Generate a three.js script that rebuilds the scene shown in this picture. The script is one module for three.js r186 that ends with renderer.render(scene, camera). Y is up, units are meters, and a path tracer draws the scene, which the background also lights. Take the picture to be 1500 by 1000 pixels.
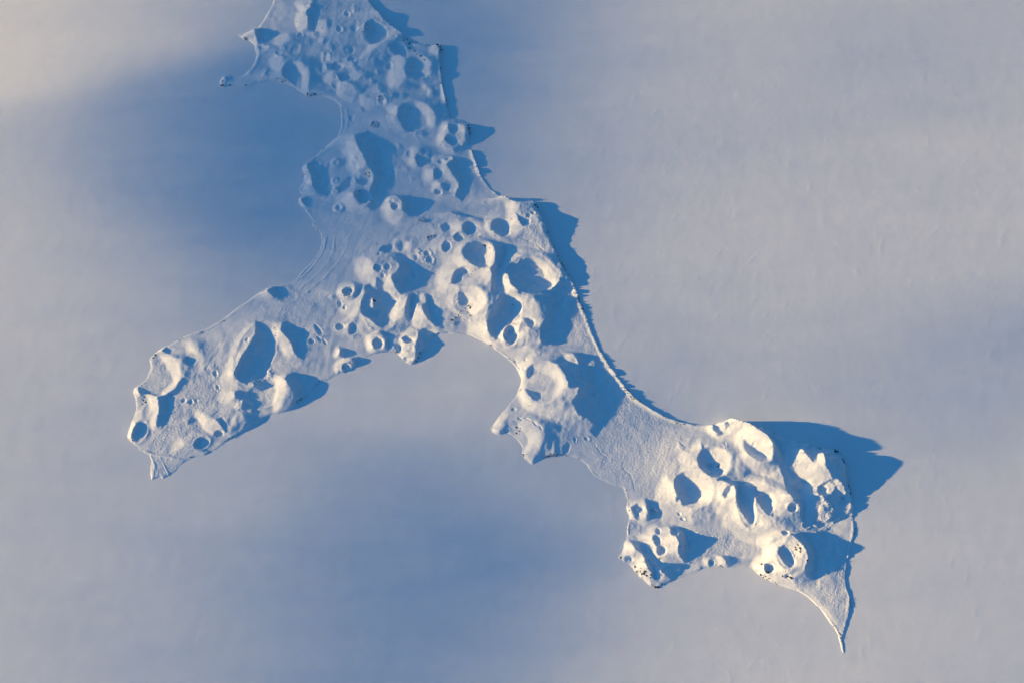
import * as THREE from 'three';
import { ImprovedNoise } from 'three/addons/math/ImprovedNoise.js';
import { RoundedBoxGeometry } from 'three/addons/geometries/RoundedBoxGeometry.js';

// ------------------------------------------------------------------ camera, sky, sun, exposure
const scene = new THREE.Scene();
const camera = new THREE.PerspectiveCamera(30, 1024 / 682, 10, 60000);
camera.position.set(0, 1753.49, 638.22);
camera.up.set(0, 0, -1);
camera.lookAt(0, 0, 0);

const renderer = new THREE.WebGLRenderer({ antialias: true });
renderer.setSize(1024, 682);
renderer.toneMapping = THREE.LinearToneMapping;
renderer.toneMappingExposure = 2.2;
renderer.shadowMap.enabled = true;

const SUN_EL = THREE.MathUtils.degToRad(13);
const sunDir = new THREE.Vector3(-Math.cos(SUN_EL), Math.sin(SUN_EL), 0.02 * Math.cos(SUN_EL)).normalize();
{ // clear winter sky: deep blue overhead, paler towards the horizon and towards the low sun
  const w = 64, h = 32, data = new Float32Array(w * h * 4);
  for (let j = 0; j < h; j++) {
    const up = Math.max(0, Math.sin(((j + 0.5) / h - 0.5) * Math.PI)), k = Math.pow(1 - up, 2.5);
    const c = [[0.0145, 0.021], [0.067, 0.093], [0.16, 0.197]];
    const el = ((j + 0.5) / h - 0.5) * Math.PI;
    for (let i = 0; i < w; i++) { // u = 0.5 is +x in three.js's equirectangular mapping
      const o = (j * w + i) * 4, az = ((i + 0.5) / w - 0.5) * 2 * Math.PI, cg = Math.cos(el) * Math.cos(az) * sunDir.x + Math.sin(el) * sunDir.y + Math.cos(el) * Math.sin(az) * sunDir.z;
      const glow = 0.72 + 1.3 * Math.pow((1 + cg) / 2, 3);
      for (let q = 0; q < 3; q++) data[o + q] = (c[q][0] + (c[q][1] - c[q][0]) * k) * glow; data[o + 3] = 1;
    }
  }
  const tex = new THREE.DataTexture(data, w, h, THREE.RGBAFormat, THREE.FloatType);
  tex.mapping = THREE.EquirectangularReflectionMapping; tex.magFilter = THREE.LinearFilter; tex.minFilter = THREE.LinearFilter; tex.needsUpdate = true;
  scene.background = tex; scene.environment = tex;
}
const sun = new THREE.DirectionalLight(new THREE.Color().setRGB(1, 0.695, 0.275), 5);
sun.position.copy(sunDir).multiplyScalar(9000);
sun.castShadow = true; sun.shadow.radius = 1.15; sun.shadow.mapSize.set(4096, 4096);
Object.assign(sun.shadow.camera, { left: -900, right: 900, top: 700, bottom: -700, near: 10, far: 12000 });
scene.add(sun, sun.target);

// ------------------------------------------------------------------ helpers
const pn = new ImprovedNoise();
let seed = 20731;
const rnd = () => { seed = (seed + 0x6D2B79F5) | 0; let t = Math.imul(seed ^ (seed >>> 15), 1 | seed); t = (t + Math.imul(t ^ (t >>> 7), 61 | t)) ^ t; return ((t ^ (t >>> 14)) >>> 0) / 4294967296; };
const gauss = () => (rnd() + rnd() + rnd() + rnd() - 2) * 0.87;
const clamp = (x, a, b) => Math.min(b, Math.max(a, x));
const sstep = (a, b, x) => { const t = clamp((x - a) / (b - a), 0, 1); return t * t * (3 - 2 * t); };
const n2 = (x, z, l, o = 0) => pn.noise(x / l + o * 17.3, o * 7.7 + 0.37, z / l - o * 5.1);
const names = {};
const numbered = n => { const k = names[n] = (names[n] ?? -1) + 1; return k ? n + '_' + String(k).padStart(3, '0') : n; };

function mottle(size, base, amp, octaves, o) { // snow albedo: faint irregular patches of crust and loose snow
  const d = new Uint8Array(size * size * 4);
  for (let j = 0; j < size; j++) for (let i = 0; i < size; i++) {
    let v = 0, a = 1, s = 0, f = 1;
    const u = i / size, w = j / size;
    for (let k = 0; k < octaves; k++) { // periodic noise on a torus
      const R = f * 0.9, cu = Math.cos(u * 2 * Math.PI) * R, su = Math.sin(u * 2 * Math.PI) * R, cw = Math.cos(w * 2 * Math.PI) * R, sw = Math.sin(w * 2 * Math.PI) * R;
      v += a * pn.noise(cu + cw * 0.71 + o, su + sw * 0.63, cw * 0.7 - su * 0.33 + sw); s += a; a *= 0.62; f *= 2.03;
    }
    v = v / s + (rnd() - 0.5) * 0.25;
    for (let q = 0; q < 3; q++) { const lin = clamp(base[q] * (1 + amp * v), 0, 1); d[(j * size + i) * 4 + q] = Math.round(255 * (lin <= 0.0031308 ? lin * 12.92 : 1.055 * Math.pow(lin, 1 / 2.4) - 0.055)); }
    d[(j * size + i) * 4 + 3] = 255;
  }
  const t = new THREE.DataTexture(d, size, size); t.colorSpace = THREE.SRGBColorSpace; t.wrapS = t.wrapT = THREE.RepeatWrapping;
  t.magFilter = THREE.LinearFilter; t.minFilter = THREE.LinearMipmapLinearFilter; t.generateMipmaps = true; t.needsUpdate = true; return t;
}
const snowMat = new THREE.MeshStandardMaterial({ map: mottle(256, [0.87, 0.875, 0.88], 0.07, 5, 3), roughness: 0.85 });
const iceMat = new THREE.MeshStandardMaterial({ map: mottle(512, [0.85, 0.86, 0.87], 0.06, 6, 11), roughness: 0.8 });
const rockMat = new THREE.MeshStandardMaterial({ color: new THREE.Color().setRGB(0.045, 0.042, 0.042), roughness: 0.95 });
const stoneMat = new THREE.MeshStandardMaterial({ color: new THREE.Color().setRGB(0.24, 0.23, 0.22), roughness: 0.95 });
const cloudMat = new THREE.MeshStandardMaterial({ color: new THREE.Color().setRGB(0.9, 0.9, 0.9), roughness: 1 });

// ------------------------------------------------------------------ survey of the peninsula, in metres (x east, z south)
const COAST = [-370.8,-750.6,-370.5,-669.0,-376.6,-622.4,-385.8,-592.2,-389.4,-579.2,-399.0,-557.1,-409.8,-537.8,-417.0,-531.4,-427.8,-528.8,-438.6,-526.2,-441.5,-521.1,-432.4,-516.0,-422.3,-513.5,-414.1,-505.8,-410.2,-495.7,-407.4,-486.8,-408.7,-474.2,-412.4,-465.5,-418.4,-457.9,-427.5,-449.2,-438.2,-446.7,-449.1,-448.0,-458.8,-448.0,-463.5,-439.2,-462.7,-428.1,-455.9,-424.4,-445.5,-429.3,-431.6,-430.6,-417.4,-428.1,-407.8,-430.6,-394.1,-434.3,-382.5,-439.2,-372.7,-438.0,-360.6,-434.3,-348.3,-428.1,-338.2,-420.7,-329.2,-414.5,-322.7,-412.0,-313.0,-412.0,-301.1,-410.8,-290.1,-407.1,-279.2,-402.2,-272.3,-393.6,-268.7,-383.9,-267.0,-371.7,-266.5,-360.8,-268.2,-349.9,-271.9,-339.1,-282.1,-329.5,-294.2,-317.6,-304.1,-305.7,-316.1,-292.6,-323.1,-285.6,-320.2,-272.6,-320.5,-258.6,-327.2,-248.1,-322.5,-237.7,-326.0,-226.1,-319.2,-216.9,-311.4,-206.5,-302.5,-196.2,-302.9,-184.8,-295.3,-178.0,-288.8,-171.2,-287.1,-157.7,-289.5,-145.3,-294.1,-135.2,-302.7,-123.0,-314.2,-109.6,-325.7,-97.5,-330.5,-93.1,-341.6,-90.9,-355.7,-88.7,-367.4,-82.1,-379.1,-74.4,-392.5,-63.5,-404.0,-54.8,-418.3,-42.9,-432.4,-31.0,-448.7,-20.3,-468.2,-13.9,-474.0,-11.7,-487.4,-4.3,-503.5,5.3,-515.8,12.7,-526.8,22.3,-530.2,28.6,-526.7,33.8,-527.5,46.4,-531.3,57.9,-536.6,64.2,-545.9,70.4,-547.1,77.6,-544.3,85.9,-541.3,96.2,-542.0,108.5,-545.7,120.7,-549.2,133.9,-550.0,145.0,-544.5,151.1,-535.8,160.1,-523.6,166.1,-515.3,171.1,-511.6,179.1,-512.5,190.0,-510.4,201.9,-508.7,209.8,-504.2,205.8,-496.7,203.9,-492.6,206.8,-482.6,200.9,-475.3,196.0,-467.6,185.1,-457.6,178.1,-445.4,173.1,-435.8,172.1,-430.3,168.1,-422.8,165.1,-412.8,157.1,-401.8,148.0,-386.9,139.0,-363.6,123.8,-344.8,111.5,-333.1,110.5,-323.6,106.4,-312.3,98.2,-296.3,84.9,-285.2,71.4,-276.8,63.1,-268.9,62.1,-258.4,54.8,-249.7,49.6,-241.8,49.6,-229.3,40.1,-218.8,30.7,-209.1,23.3,-196.3,19.1,-183.5,15.9,-172.5,17.0,-164.3,23.3,-156.1,32.8,-147.0,37.0,-141.1,33.8,-132.5,20.1,-121.9,5.3,-114.1,-6.4,-107.3,-12.8,-96.2,-12.8,-74.2,-11.7,-58.1,-8.5,-44.0,-1.1,-28.0,9.6,-12.0,22.3,2.0,34.9,9.9,48.5,12.9,60.0,9.9,70.4,5.9,80.7,-2.9,94.1,-15.7,109.5,-26.4,123.8,-32.2,132.9,-26.3,140.0,-17.5,144.0,-8.8,139.0,-1.0,142.0,7.8,150.1,14.6,161.1,13.6,170.1,18.4,179.1,29.0,186.0,37.7,181.1,48.4,175.1,61.0,173.1,69.7,172.1,82.3,173.1,94.8,177.1,105.3,186.0,115.6,199.9,126.9,208.8,142.1,215.7,155.5,218.6,159.1,227.4,162.6,237.2,160.4,247.9,162.9,257.5,162.6,268.1,159.3,282.5,158.1,292.1,154.0,300.7,151.8,310.1,146.0,316.8,152.4,322.4,162.6,329.0,168.0,334.6,176.1,344.9,187.0,355.2,198.0,359.8,206.6,355.2,220.9,348.7,238.0,343.1,255.2,337.4,264.8,331.8,278.0,330.9,300.6,330.9,313.9,329.0,330.5,332.8,338.4,341.2,358.2,353.3,378.3,359.8,392.0,363.5,405.4,371.9,419.0,386.6,431.5,404.0,440.2,420.4,445.3,446.5,446.7,446.5,448.5,431.2,451.4,419.5,456.7,401.3,461.7,387.5,462.2,371.9,457.9,358.0,457.0,346.8,461.6,326.2,468.3,304.5,475.6,287.3,477.7,274.9,476.5,256.6,475.4,226.4,473.4,205.8,472.3,186.0,467.9,171.1,457.8,164.1,440.5,162.1,410.1,154.1,386.4,145.0,365.7,134.9,351.4,129.9,329.3,124.8,307.9,122.7,291.2,124.8,270.6,126.8,256.0,125.8,238.5,122.7,215.5,112.6,196.3,100.3,177.1,86.9,166.7,75.6,154.4,55.8,141.1,34.9,128.7,11.7,118.4,-17.1,105.0,-53.7,91.5,-89.8,73.7,-126.3,59.7,-161.1,45.6,-196.2,40.5,-212.3,35.4,-223.8,29.2,-227.2,10.4,-226.1,-6.3,-229.6,-20.9,-237.7,-35.6,-251.6,-48.3,-272.6,-56.9,-296.2,-62.4,-315.2,-65.8,-334.3,-66.0,-353.5,-70.4,-365.6,-81.2,-370.5,-96.2,-372.9,-103.0,-399.8,-110.1,-431.8,-114.0,-466.7,-115.4,-484.3,-111.3,-497.0,-115.8,-505.8,-128.9,-505.8,-144.2,-504.6,-157.5,-509.7,-170.8,-517.3,-186.7,-535.2,-200.3,-548.1,-213.9,-561.0,-225.6,-576.6,-232.7,-589.6,-238.9,-605.3,-245.9,-642.3,-257.1,-750.6];
// name, label, group, mounds [x, z, rx, rz, turn, height, plateau], craters [x, z, rx, rz, turn, depth, lip, floor]
const HILLS = [["snow_crater","large lumpy snow hill at the headland, pitted with three wide open hollows",null,[[273.4,197.3,78.9,72.5,-2.69,17,0.35],
[306.9,178.3,58.4,47.3,-2.56,8,0.2],
[348.1,171.0,44.7,33.3,-2.48,26,0.35],
[353.5,242.5,59.0,46.4,-2.95,19,0.45],
[383.5,206.5,32.6,39.3,3.14,12,0.3],
[297.5,134.6,33.1,16.1,-3.05,11,0.35],
[302.9,229.0,21.0,25.3,3.14,20,0.3],
[240.4,196.2,28.9,49.2,3.47,9,0.3]],
[[296.6,137.1,12.7,9.0,-2.76,6,1,0.1],
[344.5,169.6,25.2,13.7,-2.45,13,1,0.1],
[283.5,185.3,24.0,21.6,-2.71,10,1,0.2],
[279.4,190.2,10.5,5.9,0.0,3,0.5,0.2],
[254.1,223.2,29.7,27.0,-2.52,13,1,0.2],
[299.8,228.9,9.5,10.6,3.14,5,1,0],
[324.6,245.9,14.2,32.7,2.94,14,0.5,0.3],
[353.0,243.2,15.1,17.3,3.29,9,0.5,0.2],
[388.6,250.6,6.6,6.7,3.14,4,1.2,0.1]]],
["cliff_mound","steep granular snow hill above the shore cliff, dropping the longest shadow onto the ice",null,[[444.1,198.3,44.2,35.2,-2.76,24,0.25],
[419.3,190.7,28.9,33.5,3.43,12,0.2],
[434.7,234.1,36.2,35.0,0.0,14,0.3],
[432.7,256.4,28.5,21.2,0.0,7,0.3]],
[[434.0,225.8,8.6,8.7,3.14,5,0.6,0.1],
[457.1,189.6,8.6,9.8,3.14,4,0.5,0.1],
[430.4,271.0,9.5,4.8,0.0,3,0.3,0.2],
[423.0,269.1,3.8,3.8,3.14,2,0.3,0]]],
["cone_crater","steep snow cone with an oval crater, beside the long snow spit",null,[[379.3,317.7,45.0,41.3,-2.78,19,0.42],
[352.9,334.6,26.2,16.8,-2.79,9,0.3]],
[[374.9,319.1,12.1,17.8,2.66,9,1.4,0.1],
[352.0,332.7,7.5,7.5,0.0,5,0.8,0],
[377.5,285.1,5.7,4.8,0.0,3,0.8,0],
[377.0,344.1,4.7,3.7,0.0,2,0.4,0]]],
["ring_crater","small snow ring with two dark pits on the shore of the granular plain",null,[[177.0,253.6,17.1,18.3,3.14,7,0.55]],
[[172.8,255.4,6.6,8.7,3.14,4.5,0.4,0.2],
[178.6,250.5,4.8,4.8,3.14,3,0.4,0.1],
[163.6,253.7,2.9,2.9,3.14,1.5,0.2,0]]],
["twin_crater","snow hill with two joined pits, beside the boulder covered shore ridge",null,[[211.7,301.2,35.8,32.1,-2.6,14,0.35],
[226.7,289.3,17.0,17.1,3.14,9,0.3]],
[[200.1,294.6,6.6,8.5,2.72,5,0.6,0.1],
[206.0,308.9,6.6,7.5,3.14,5,0.6,0.1],
[202.2,281.2,3.8,5.7,3.14,3,0.3,0],
[224.5,284.3,5.7,6.7,3.14,3,0.4,0.1]]],
["boulder_ridge","curved snow ridge strewn with dark boulders at the tip of the shore",null,[[159.9,312.0,18.8,22.6,3.48,9,0.4],
[181.4,340.3,24.3,14.9,-2.45,10,0.35]],
[[161.1,320.3,6.6,5.6,0.0,4,0.6,0.1],
[195.5,322.7,9.4,32.0,2.53,6,0.2,0.3],
[196.2,341.4,4.7,6.5,3.14,3,0.3,0.1]]],
["small_cone","tiny snow cone with a small cup crater on the bay shore below the plain",null,[[274.3,323.9,13.1,9.4,0.0,5,0.3]],
[[274.6,325.4,4.7,4.7,3.14,3,0.3,0]]],
["small_cone","sharp little snow peak throwing a triangular shadow, on the bay shore",null,[[291.1,323.0,12.2,10.3,0.0,6,0.05]],
[]],
["snow_crater","wide round crater with a granular sunlit floor, beside the granular plain",null,[[55.0,66.5,57.0,53.7,0.0,19,0.5],
[90.6,65.3,35.5,45.5,3.28,12,0.2],
[97.9,105.6,35.2,34.7,0.0,7,0.2]],
[[42.1,66.9,32.3,33.0,3.14,12,1.2,0.45],
[119.0,83.7,4.9,5.2,3.14,2,0.3,0],
[19.8,29.2,3.0,3.2,3.14,1.5,0.2,0],
[16.8,44.1,3.0,3.1,3.14,1.5,0.2,0]]],
["snow_knoll","small rocky snow knoll between the wide crater and the shore bank",null,[[85.4,26.8,20.0,12.5,-2.75,7,0.1],
[117.2,34.4,11.9,10.5,0.0,3,0.2]],
[]],
["horseshoe_crater","horseshoe shaped snow hill open towards the bay, with dark wavy cracks",null,[[27.2,139.1,34.9,36.2,3.14,14,0.3],
[19.3,164.6,19.4,21.9,3.27,10,0.25],
[-19.5,129.8,17.8,16.0,2.46,6,0.4],
[56.2,159.9,15.6,23.9,2.82,5,0.3]],
[[0.0,154.0,25.2,26.1,3.14,9,0.3,0.2],
[76.6,160.6,6.8,10.0,3.3,4,0.5,0.1],
[2.9,103.9,3.9,3.1,0.0,2,0.2,0]]],
["snow_crater","deep round crater with a dark rocky rim, beside the largest crater",null,[[-49.0,-137.2,42.9,40.1,0.0,15,0.5]],
[[-50.9,-134.4,24.6,23.2,-2.7,11,1.4,0.15],
[-80.2,-162.8,8.2,7.9,0.0,4,0.5,0.1]]],
["snow_crater","largest crater, its thick sunlit far wall curved like a sickle above the shore cliff",null,[[36.5,-101.9,61.0,50.4,-2.89,19,0.5],
[63.1,-108.9,28.7,35.1,3.36,8,0.3]],
[[27.2,-97.6,38.6,32.6,-2.76,16,1.2,0.25]]],
["snow_crater","deep slanting crater with a broad sunlit wall, just behind the small steep cup crater",null,[[0.0,-41.4,51.7,54.2,2.86,17,0.45],
[36.2,-49.4,26.3,36.5,2.86,10,0.2],
[-30.0,-19.5,26.2,36.1,2.86,9,0.3]],
[[-10.0,-32.3,23.2,40.2,3.51,16,1,0.25],
[26.0,-25.0,9.0,8.5,0.0,5,0.4,0.1]]],
["cup_crater","small steep cup crater with a bright raised rim, above the curved bay shore",null,[[2.0,-9.9,25.9,23.4,0.0,14,0.5]],
[[-2.0,-6.7,10.9,16.9,3.26,8,1.5,0.15]]],
["snow_crater","bright snow hill with rocky flank and a shallow open bowl, above the bay shore",null,[[-54.4,-61.3,47.0,42.7,-2.53,15,0.4],
[-87.3,-93.2,30.4,33.0,3.14,9,0.3]],
[[-62.2,-58.8,24.2,21.5,-2.86,8,0.8,0.3],
[-81.1,-98.0,8.2,13.1,3.43,5,0.5,0.1],
[-71.2,-109.9,6.1,5.5,0.0,3,0.3,0.1]]],
["snow_ridge","pointed snow ridge between two blue shadowed hollows above the bay",null,[[-134.5,-38.2,16.1,42.9,2.95,12,0.1],
[-132.3,-65.2,9.1,13.1,3.14,7,0.05],
[-90.4,-30.9,30.3,21.4,-2.83,6,0.2],
[-163.1,-51.8,16.1,36.7,3.3,9,0.2]],
[[-148.2,-52.5,9.1,23.8,3.27,6,0.3,0.2],
[-171.5,-62.3,6.1,10.9,3.14,2,0.2,0]]],
["shore_crater","white snow mound on a shore point with two small pits on its sunny side",null,[[-147.3,7.9,19.9,31.7,3.22,13,0.35]],
[[-153.1,-0.1,9.0,6.3,-2.93,4,0.6,0.1],
[-166.4,12.5,7.0,8.5,3.14,4,0.5,0.1],
[-154.7,27.5,5.0,4.2,0.0,2.5,0.3,0]]],
["cup_crater","neat small cup crater with a full bright rim, beside the shore point mound",null,[[-197.4,2.9,18.9,19.1,3.14,9,0.5]],
[[-195.9,5.5,8.9,9.5,3.14,6,1.2,0.1]]],
["snow_crater","sprawling shadowed hollow with a jagged sunlit edge and a small white peak inside",null,[[-185.3,-55.7,48.3,49.8,3.14,11,0.55],
[-163.7,-67.6,18.4,36.6,2.75,6,0.2],
[-229.6,-50.0,14.3,36.4,3.54,7,0.2]],
[[-194.7,-49.4,27.1,36.6,3.01,11,0.6,0.35],
[-212.2,-77.8,7.1,9.8,3.14,3,0.2,0]]],
["small_cone","small white peak standing inside the sprawling shadowed hollow",null,[[-205.7,-58.5,8.1,14.1,3.14,8,0.05]],
[]],
["cup_crater","cup crater with a rocky broken rim, above the snowy terraces by the shore",null,[[-242.8,-76.8,19.2,19.7,3.14,9,0.5]],
[[-243.2,-75.0,9.1,8.7,0.0,5,1.2,0.15]]],
["pit_mound","low snow mound with a pair of small pits below the rocky cup crater",null,[[-238.6,-22.3,28.1,19.3,0.0,6,0.4]],
[[-252.2,-21.3,7.0,6.4,0.0,3.5,0.6,0.1],
[-234.0,-17.7,7.0,9.6,3.28,4,0.5,0.1]]],
["snow_crater","broad smooth snow hill with two tiny summit pits and a long blue shadow",null,[[-193.3,-116.1,42.7,33.2,0.0,15,0.2]],
[[-199.6,-111.2,7.1,6.6,0.0,3,0.4,0.1],
[-185.5,-113.4,5.1,5.5,3.14,3,0.6,0]]],
["pit_mound","snow mound with one round hollow beside the broad smooth hill",null,[[-160.1,-153.7,20.5,19.1,0.0,7,0.4]],
[[-165.9,-152.0,9.2,10.1,3.14,4,0.5,0.1]]],
["pit_mound","snow mound with a row of shallow pits, beside the rocky rimmed deep crater",null,[[-92.6,-168.3,35.8,33.1,-2.37,7,0.4]],
[[-98.9,-181.6,9.3,9.1,0.0,4,0.5,0.1],
[-98.3,-148.3,8.2,10.1,3.14,4,0.5,0.1]]],
["snow_crater","small crater with a bright curled rim above the row of shallow pits",null,[[-61.9,-179.6,22.7,18.1,0.0,7,0.5]],
[[-64.8,-179.0,12.3,11.3,0.0,5,0.8,0.1]]],
["snow_crater","crater beside the shore bluff with a broad white inner wall",null,[[-10.3,-184.5,37.1,34.0,0.0,10,0.5]],
[[-17.5,-180.1,18.5,18.1,0.0,8,0.8,0.2]]],
["shore_bluff","granular snow bluff on the shore corner casting a jagged shadow onto the ice",null,[[22.7,-204.0,38.4,28.8,-2.46,14,0.3],
[36.0,-179.2,24.9,38.1,2.87,13,0.3],
[51.3,-151.2,20.7,28.9,2.88,8,0.3]],
[[18.5,-190.6,10.3,10.2,0.0,4,0.4,0.1],
[24.7,-197.7,4.1,4.5,3.14,2,0.2,0],
[31.9,-202.3,4.1,3.4,0.0,2,0.2,0]]],
["cone_crater","isolated snow cone with a tiny cup on top, on the shaded flat",null,[[-180.1,-212.2,21.8,26.3,3.27,13,0.25]],
[[-177.6,-212.9,6.2,6.9,3.14,4,1,0.1],
[-182.2,-220.9,4.1,4.6,3.14,2,0.3,0.1]]],
["crater_basin","wide shaded basin on the sun-facing shore holding several tiny cones",null,[[-264.1,-278.9,65.8,62.6,-2.53,11,0.6],
[-237.9,-298.6,36.1,46.9,2.94,8,0.3]],
[[-275.8,-273.9,41.8,44.4,3.14,11,0.5,0.6],
[-227.2,-260.0,11.5,8.1,0.0,4,0.5,0.1]]],
["cup_crater","crisp round cup crater at the edge of the wide shaded basin",null,[[-233.0,-232.9,33.3,25.4,0.0,9,0.4]],
[[-227.2,-229.5,14.5,13.8,0.0,8,1,0.2]]],
["pit_mound","oval hollow dug behind the sun-facing shore below the wide shaded basin",null,[[-310.2,-231.7,22.9,20.8,0.0,5,0.5]],
[[-304.2,-225.5,17.7,10.3,-3.04,4,0.5,0.3],
[-321.6,-248.0,5.2,5.8,3.14,2,0.4,0]]],
["small_cone","tiny cratered snow cone inside the wide shaded basin","tiny cones inside the shaded basin",[[-271.6,-292.7,9.5,10.6,3.14,4,0.3]],
[[-271.1,-291.1,4.7,5.3,3.14,2.4,0.2,0]]],
["small_cone","tiny cratered snow cone inside the wide shaded basin","tiny cones inside the shaded basin",[[-244.3,-293.0,7.4,8.3,3.14,3,0.3]],
[[-243.9,-291.6,3.7,4.1,3.14,1.7999999999999998,0.2,0]]],
["small_cone","tiny cratered snow cone inside the wide shaded basin","tiny cones inside the shaded basin",[[-271.1,-261.0,7.3,8.2,3.14,4,0.3]],
[[-270.7,-259.5,3.7,4.1,3.14,2.4,0.2,0]]],
["small_cone","tiny cratered snow cone inside the wide shaded basin","tiny cones inside the shaded basin",[[-270.3,-244.7,7.3,8.1,3.14,4,0.3]],
[[-269.9,-243.2,3.6,4.1,3.14,2.4,0.2,0]]],
["small_cone","tiny cratered snow cone inside the wide shaded basin","tiny cones inside the shaded basin",[[-242.8,-259.8,6.3,7.0,3.14,4,0.3]],
[[-242.4,-258.3,3.1,3.5,3.14,2.4,0.2,0]]],
["small_cone","low ring shaped snow mound on the flat below the crisp cup crater",null,[[-263.8,-216.1,10.4,10.3,0.0,3,0.5]],
[[-263.5,-214.8,5.2,5.7,3.14,2,0.3,0]]],
["snow_crater","snow crater on the shaded shore with two bowls and a pointed shadow on the ice",null,[[-88.9,-338.4,29.6,32.3,3.14,14,0.5]],
[[-90.9,-348.2,8.5,9.6,3.14,6,0.8,0.1],
[-94.8,-326.8,11.6,11.9,3.14,7,0.8,0.1]]],
["pit_mound","lumpy chain of small pitted snow mounds beside the shaded shore bank",null,[[-123.6,-270.6,16.8,23.4,3.14,7,0.35],
[-102.5,-263.3,25.1,30.3,3.14,8,0.4],
[-105.2,-294.1,21.0,14.2,0.0,7,0.4]],
[[-113.0,-271.3,7.3,9.4,3.14,4,0.4,0.1],
[-101.0,-248.6,9.4,9.3,0.0,4,0.6,0.1],
[-112.6,-241.7,6.3,5.8,0.0,3,0.4,0.1],
[-96.7,-296.0,6.3,4.7,0.0,2.5,0.4,0.1],
[-109.2,-292.1,5.2,4.7,0.0,2,0.3,0.1]]],
["pit_mound","snow mound with a hollow facing the flat, beside the lumpy pitted chain",null,[[-145.4,-303.6,23.2,23.7,3.14,7,0.5]],
[[-139.7,-295.7,11.6,13.0,3.14,4,0.3,0.2],
[-135.9,-310.1,6.3,7.1,3.14,3,0.6,0],
[-158.0,-308.1,5.3,8.3,3.14,2,0.3,0]]],
["snow_crater","wide shaded crater with a pale crescent wall, above the shaded shore crater",null,[[-153.5,-374.6,44.8,38.8,0.0,10,0.55],
[-132.5,-378.9,19.2,31.6,3.14,4,0.3]],
[[-155.2,-370.7,28.7,25.4,0.0,9,0.8,0.3]]],
["snow_crater","double bowled crater with a dark rock band on its rim",null,[[-151.4,-460.7,36.8,37.5,3.14,10,0.5]],
[[-152.3,-465.3,15.1,13.7,0.0,6,0.8,0.1],
[-151.8,-444.1,16.1,9.9,0.0,4,0.4,0.2]]],
["snow_crater","shaded oval crater with dark rocks round its edge, above the shaded cliff",null,[[-216.6,-526.8,41.2,36.6,-2.29,9,0.5]],
[[-218.2,-522.6,20.7,20.4,0.0,8,0.8,0.3]]],
["pit_mound","shaded hollow behind the shaded cliff between the oval and double bowled craters",null,[[-183.1,-502.1,29.3,24.5,-2.5,7,0.5]],
[[-184.7,-492.0,17.4,13.9,0.0,5,0.5,0.3]]],
["snow_knoll","small snow knoll on a headland of the shaded shore",null,[[-124.1,-495.4,15.2,15.2,0.0,8,0.15]],
[]],
["snow_crater","round shaded crater with a pale curved wall on the sun-facing shore",null,[[-345.5,-449.5,36.6,39.9,3.02,10,0.5],
[-373.0,-471.4,23.9,27.6,3.14,8,0.2]],
[[-346.6,-444.1,18.3,21.1,3.14,8,1,0.25]]],
["snow_knoll","pale snow peak where the peninsula narrows behind the sun-facing point",null,[[-334.9,-570.1,28.0,19.6,-2.4,10,0.1]],
[]],
["snow_knoll","rounded pale knoll below the pale snow peak",null,[[-338.0,-543.8,19.8,21.8,3.14,8,0.2]],
[]],
["snow_knoll","rounded snow knoll with a steep shaded back, beside two pale knolls",null,[[-303.7,-537.4,15.3,20.5,3.14,8,0.2]],
[]],
["pit_mound","snow mound with a narrow shaded pit above the round sun-facing shore crater",null,[[-348.5,-497.0,30.8,23.3,2.16,7,0.4]],
[[-345.5,-492.0,7.7,12.5,3.39,4,0.4,0.1]]],
["snow_knoll","snow knoll beside a small shore pit on the sun-facing point",null,[[-396.7,-499.9,15.3,15.2,0.0,6,0.2]],
[[-403.0,-501.2,5.4,7.6,3.14,2,0.2,0]]],
["snow_knoll","pale rounded hillock in the middle of the shaded crater field",null,[[-262.2,-419.2,21.6,19.8,-2.04,8,0.2]],
[]],
["snow_knoll","broad streaked slope rising to the double bowled crater",null,[[-179.1,-443.6,25.9,29.8,3.14,9,0.15]],
[]],
["snow_knoll","snow hillock above the wide shaded crater, beside a ruin",null,[[-228.2,-400.8,24.1,19.1,-2.6,8,0.2]],
[]],
["snow_knoll","long ridge of snow beside the dark rocks of the oval crater",null,[[-241.1,-479.3,18.3,35.8,3.72,7,0.2]],
[]],
["pit_mound","shaded mound with two soft hollows in the middle of the crater field",null,[[-270.6,-459.6,36.8,35.0,0.0,6,0.4]],
[[-276.8,-462.4,9.7,10.0,3.14,4,0.4,0.2],
[-264.1,-441.7,10.8,9.9,0.0,4,0.4,0.2]]],
["snow_knoll","low snow swell between the pale peaks and the oval crater",null,[[-268.0,-522.4,26.4,33.0,3.26,7,0.25]],
[[-259.3,-493.2,9.8,10.1,3.14,3,0.3,0.1],
[-251.8,-529.7,6.6,6.4,0.0,2,0.3,0.1]]],
["snow_knoll","rocky snow point sticking out from the sun-facing shore",null,[[-422.2,-520.2,15.8,12.4,2.57,6,0.2]],
[]],
["snow_knoll","dark rimmed little islet point at the tip of the sun-facing spit",null,[[-457.2,-435.1,8.7,14.8,3.27,5,0.3]],
[]],
["snow_knoll","long snow bank along the shore bend, below the shaded mounds",null,[[-288.0,-413.2,28.2,9.7,-2.83,4,0.3]],
[]],
["snow_crater","long hollow hill with two inner pits, its sunny slope facing the open lake",null,[[-395.7,14.9,34.1,69.1,3.49,11,0.25],
[-338.2,10.9,24.1,46.1,2.76,12,0.25],
[-364.0,-9.4,52.0,42.6,0.0,6,0.4]],
[[-373.4,21.2,28.0,54.4,3.46,12,0.4,0.35],
[-358.3,6.7,7.0,6.3,0.0,2.5,0.9,0],
[-378.0,37.3,8.9,7.3,0.0,3,0.3,0.1]]],
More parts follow.
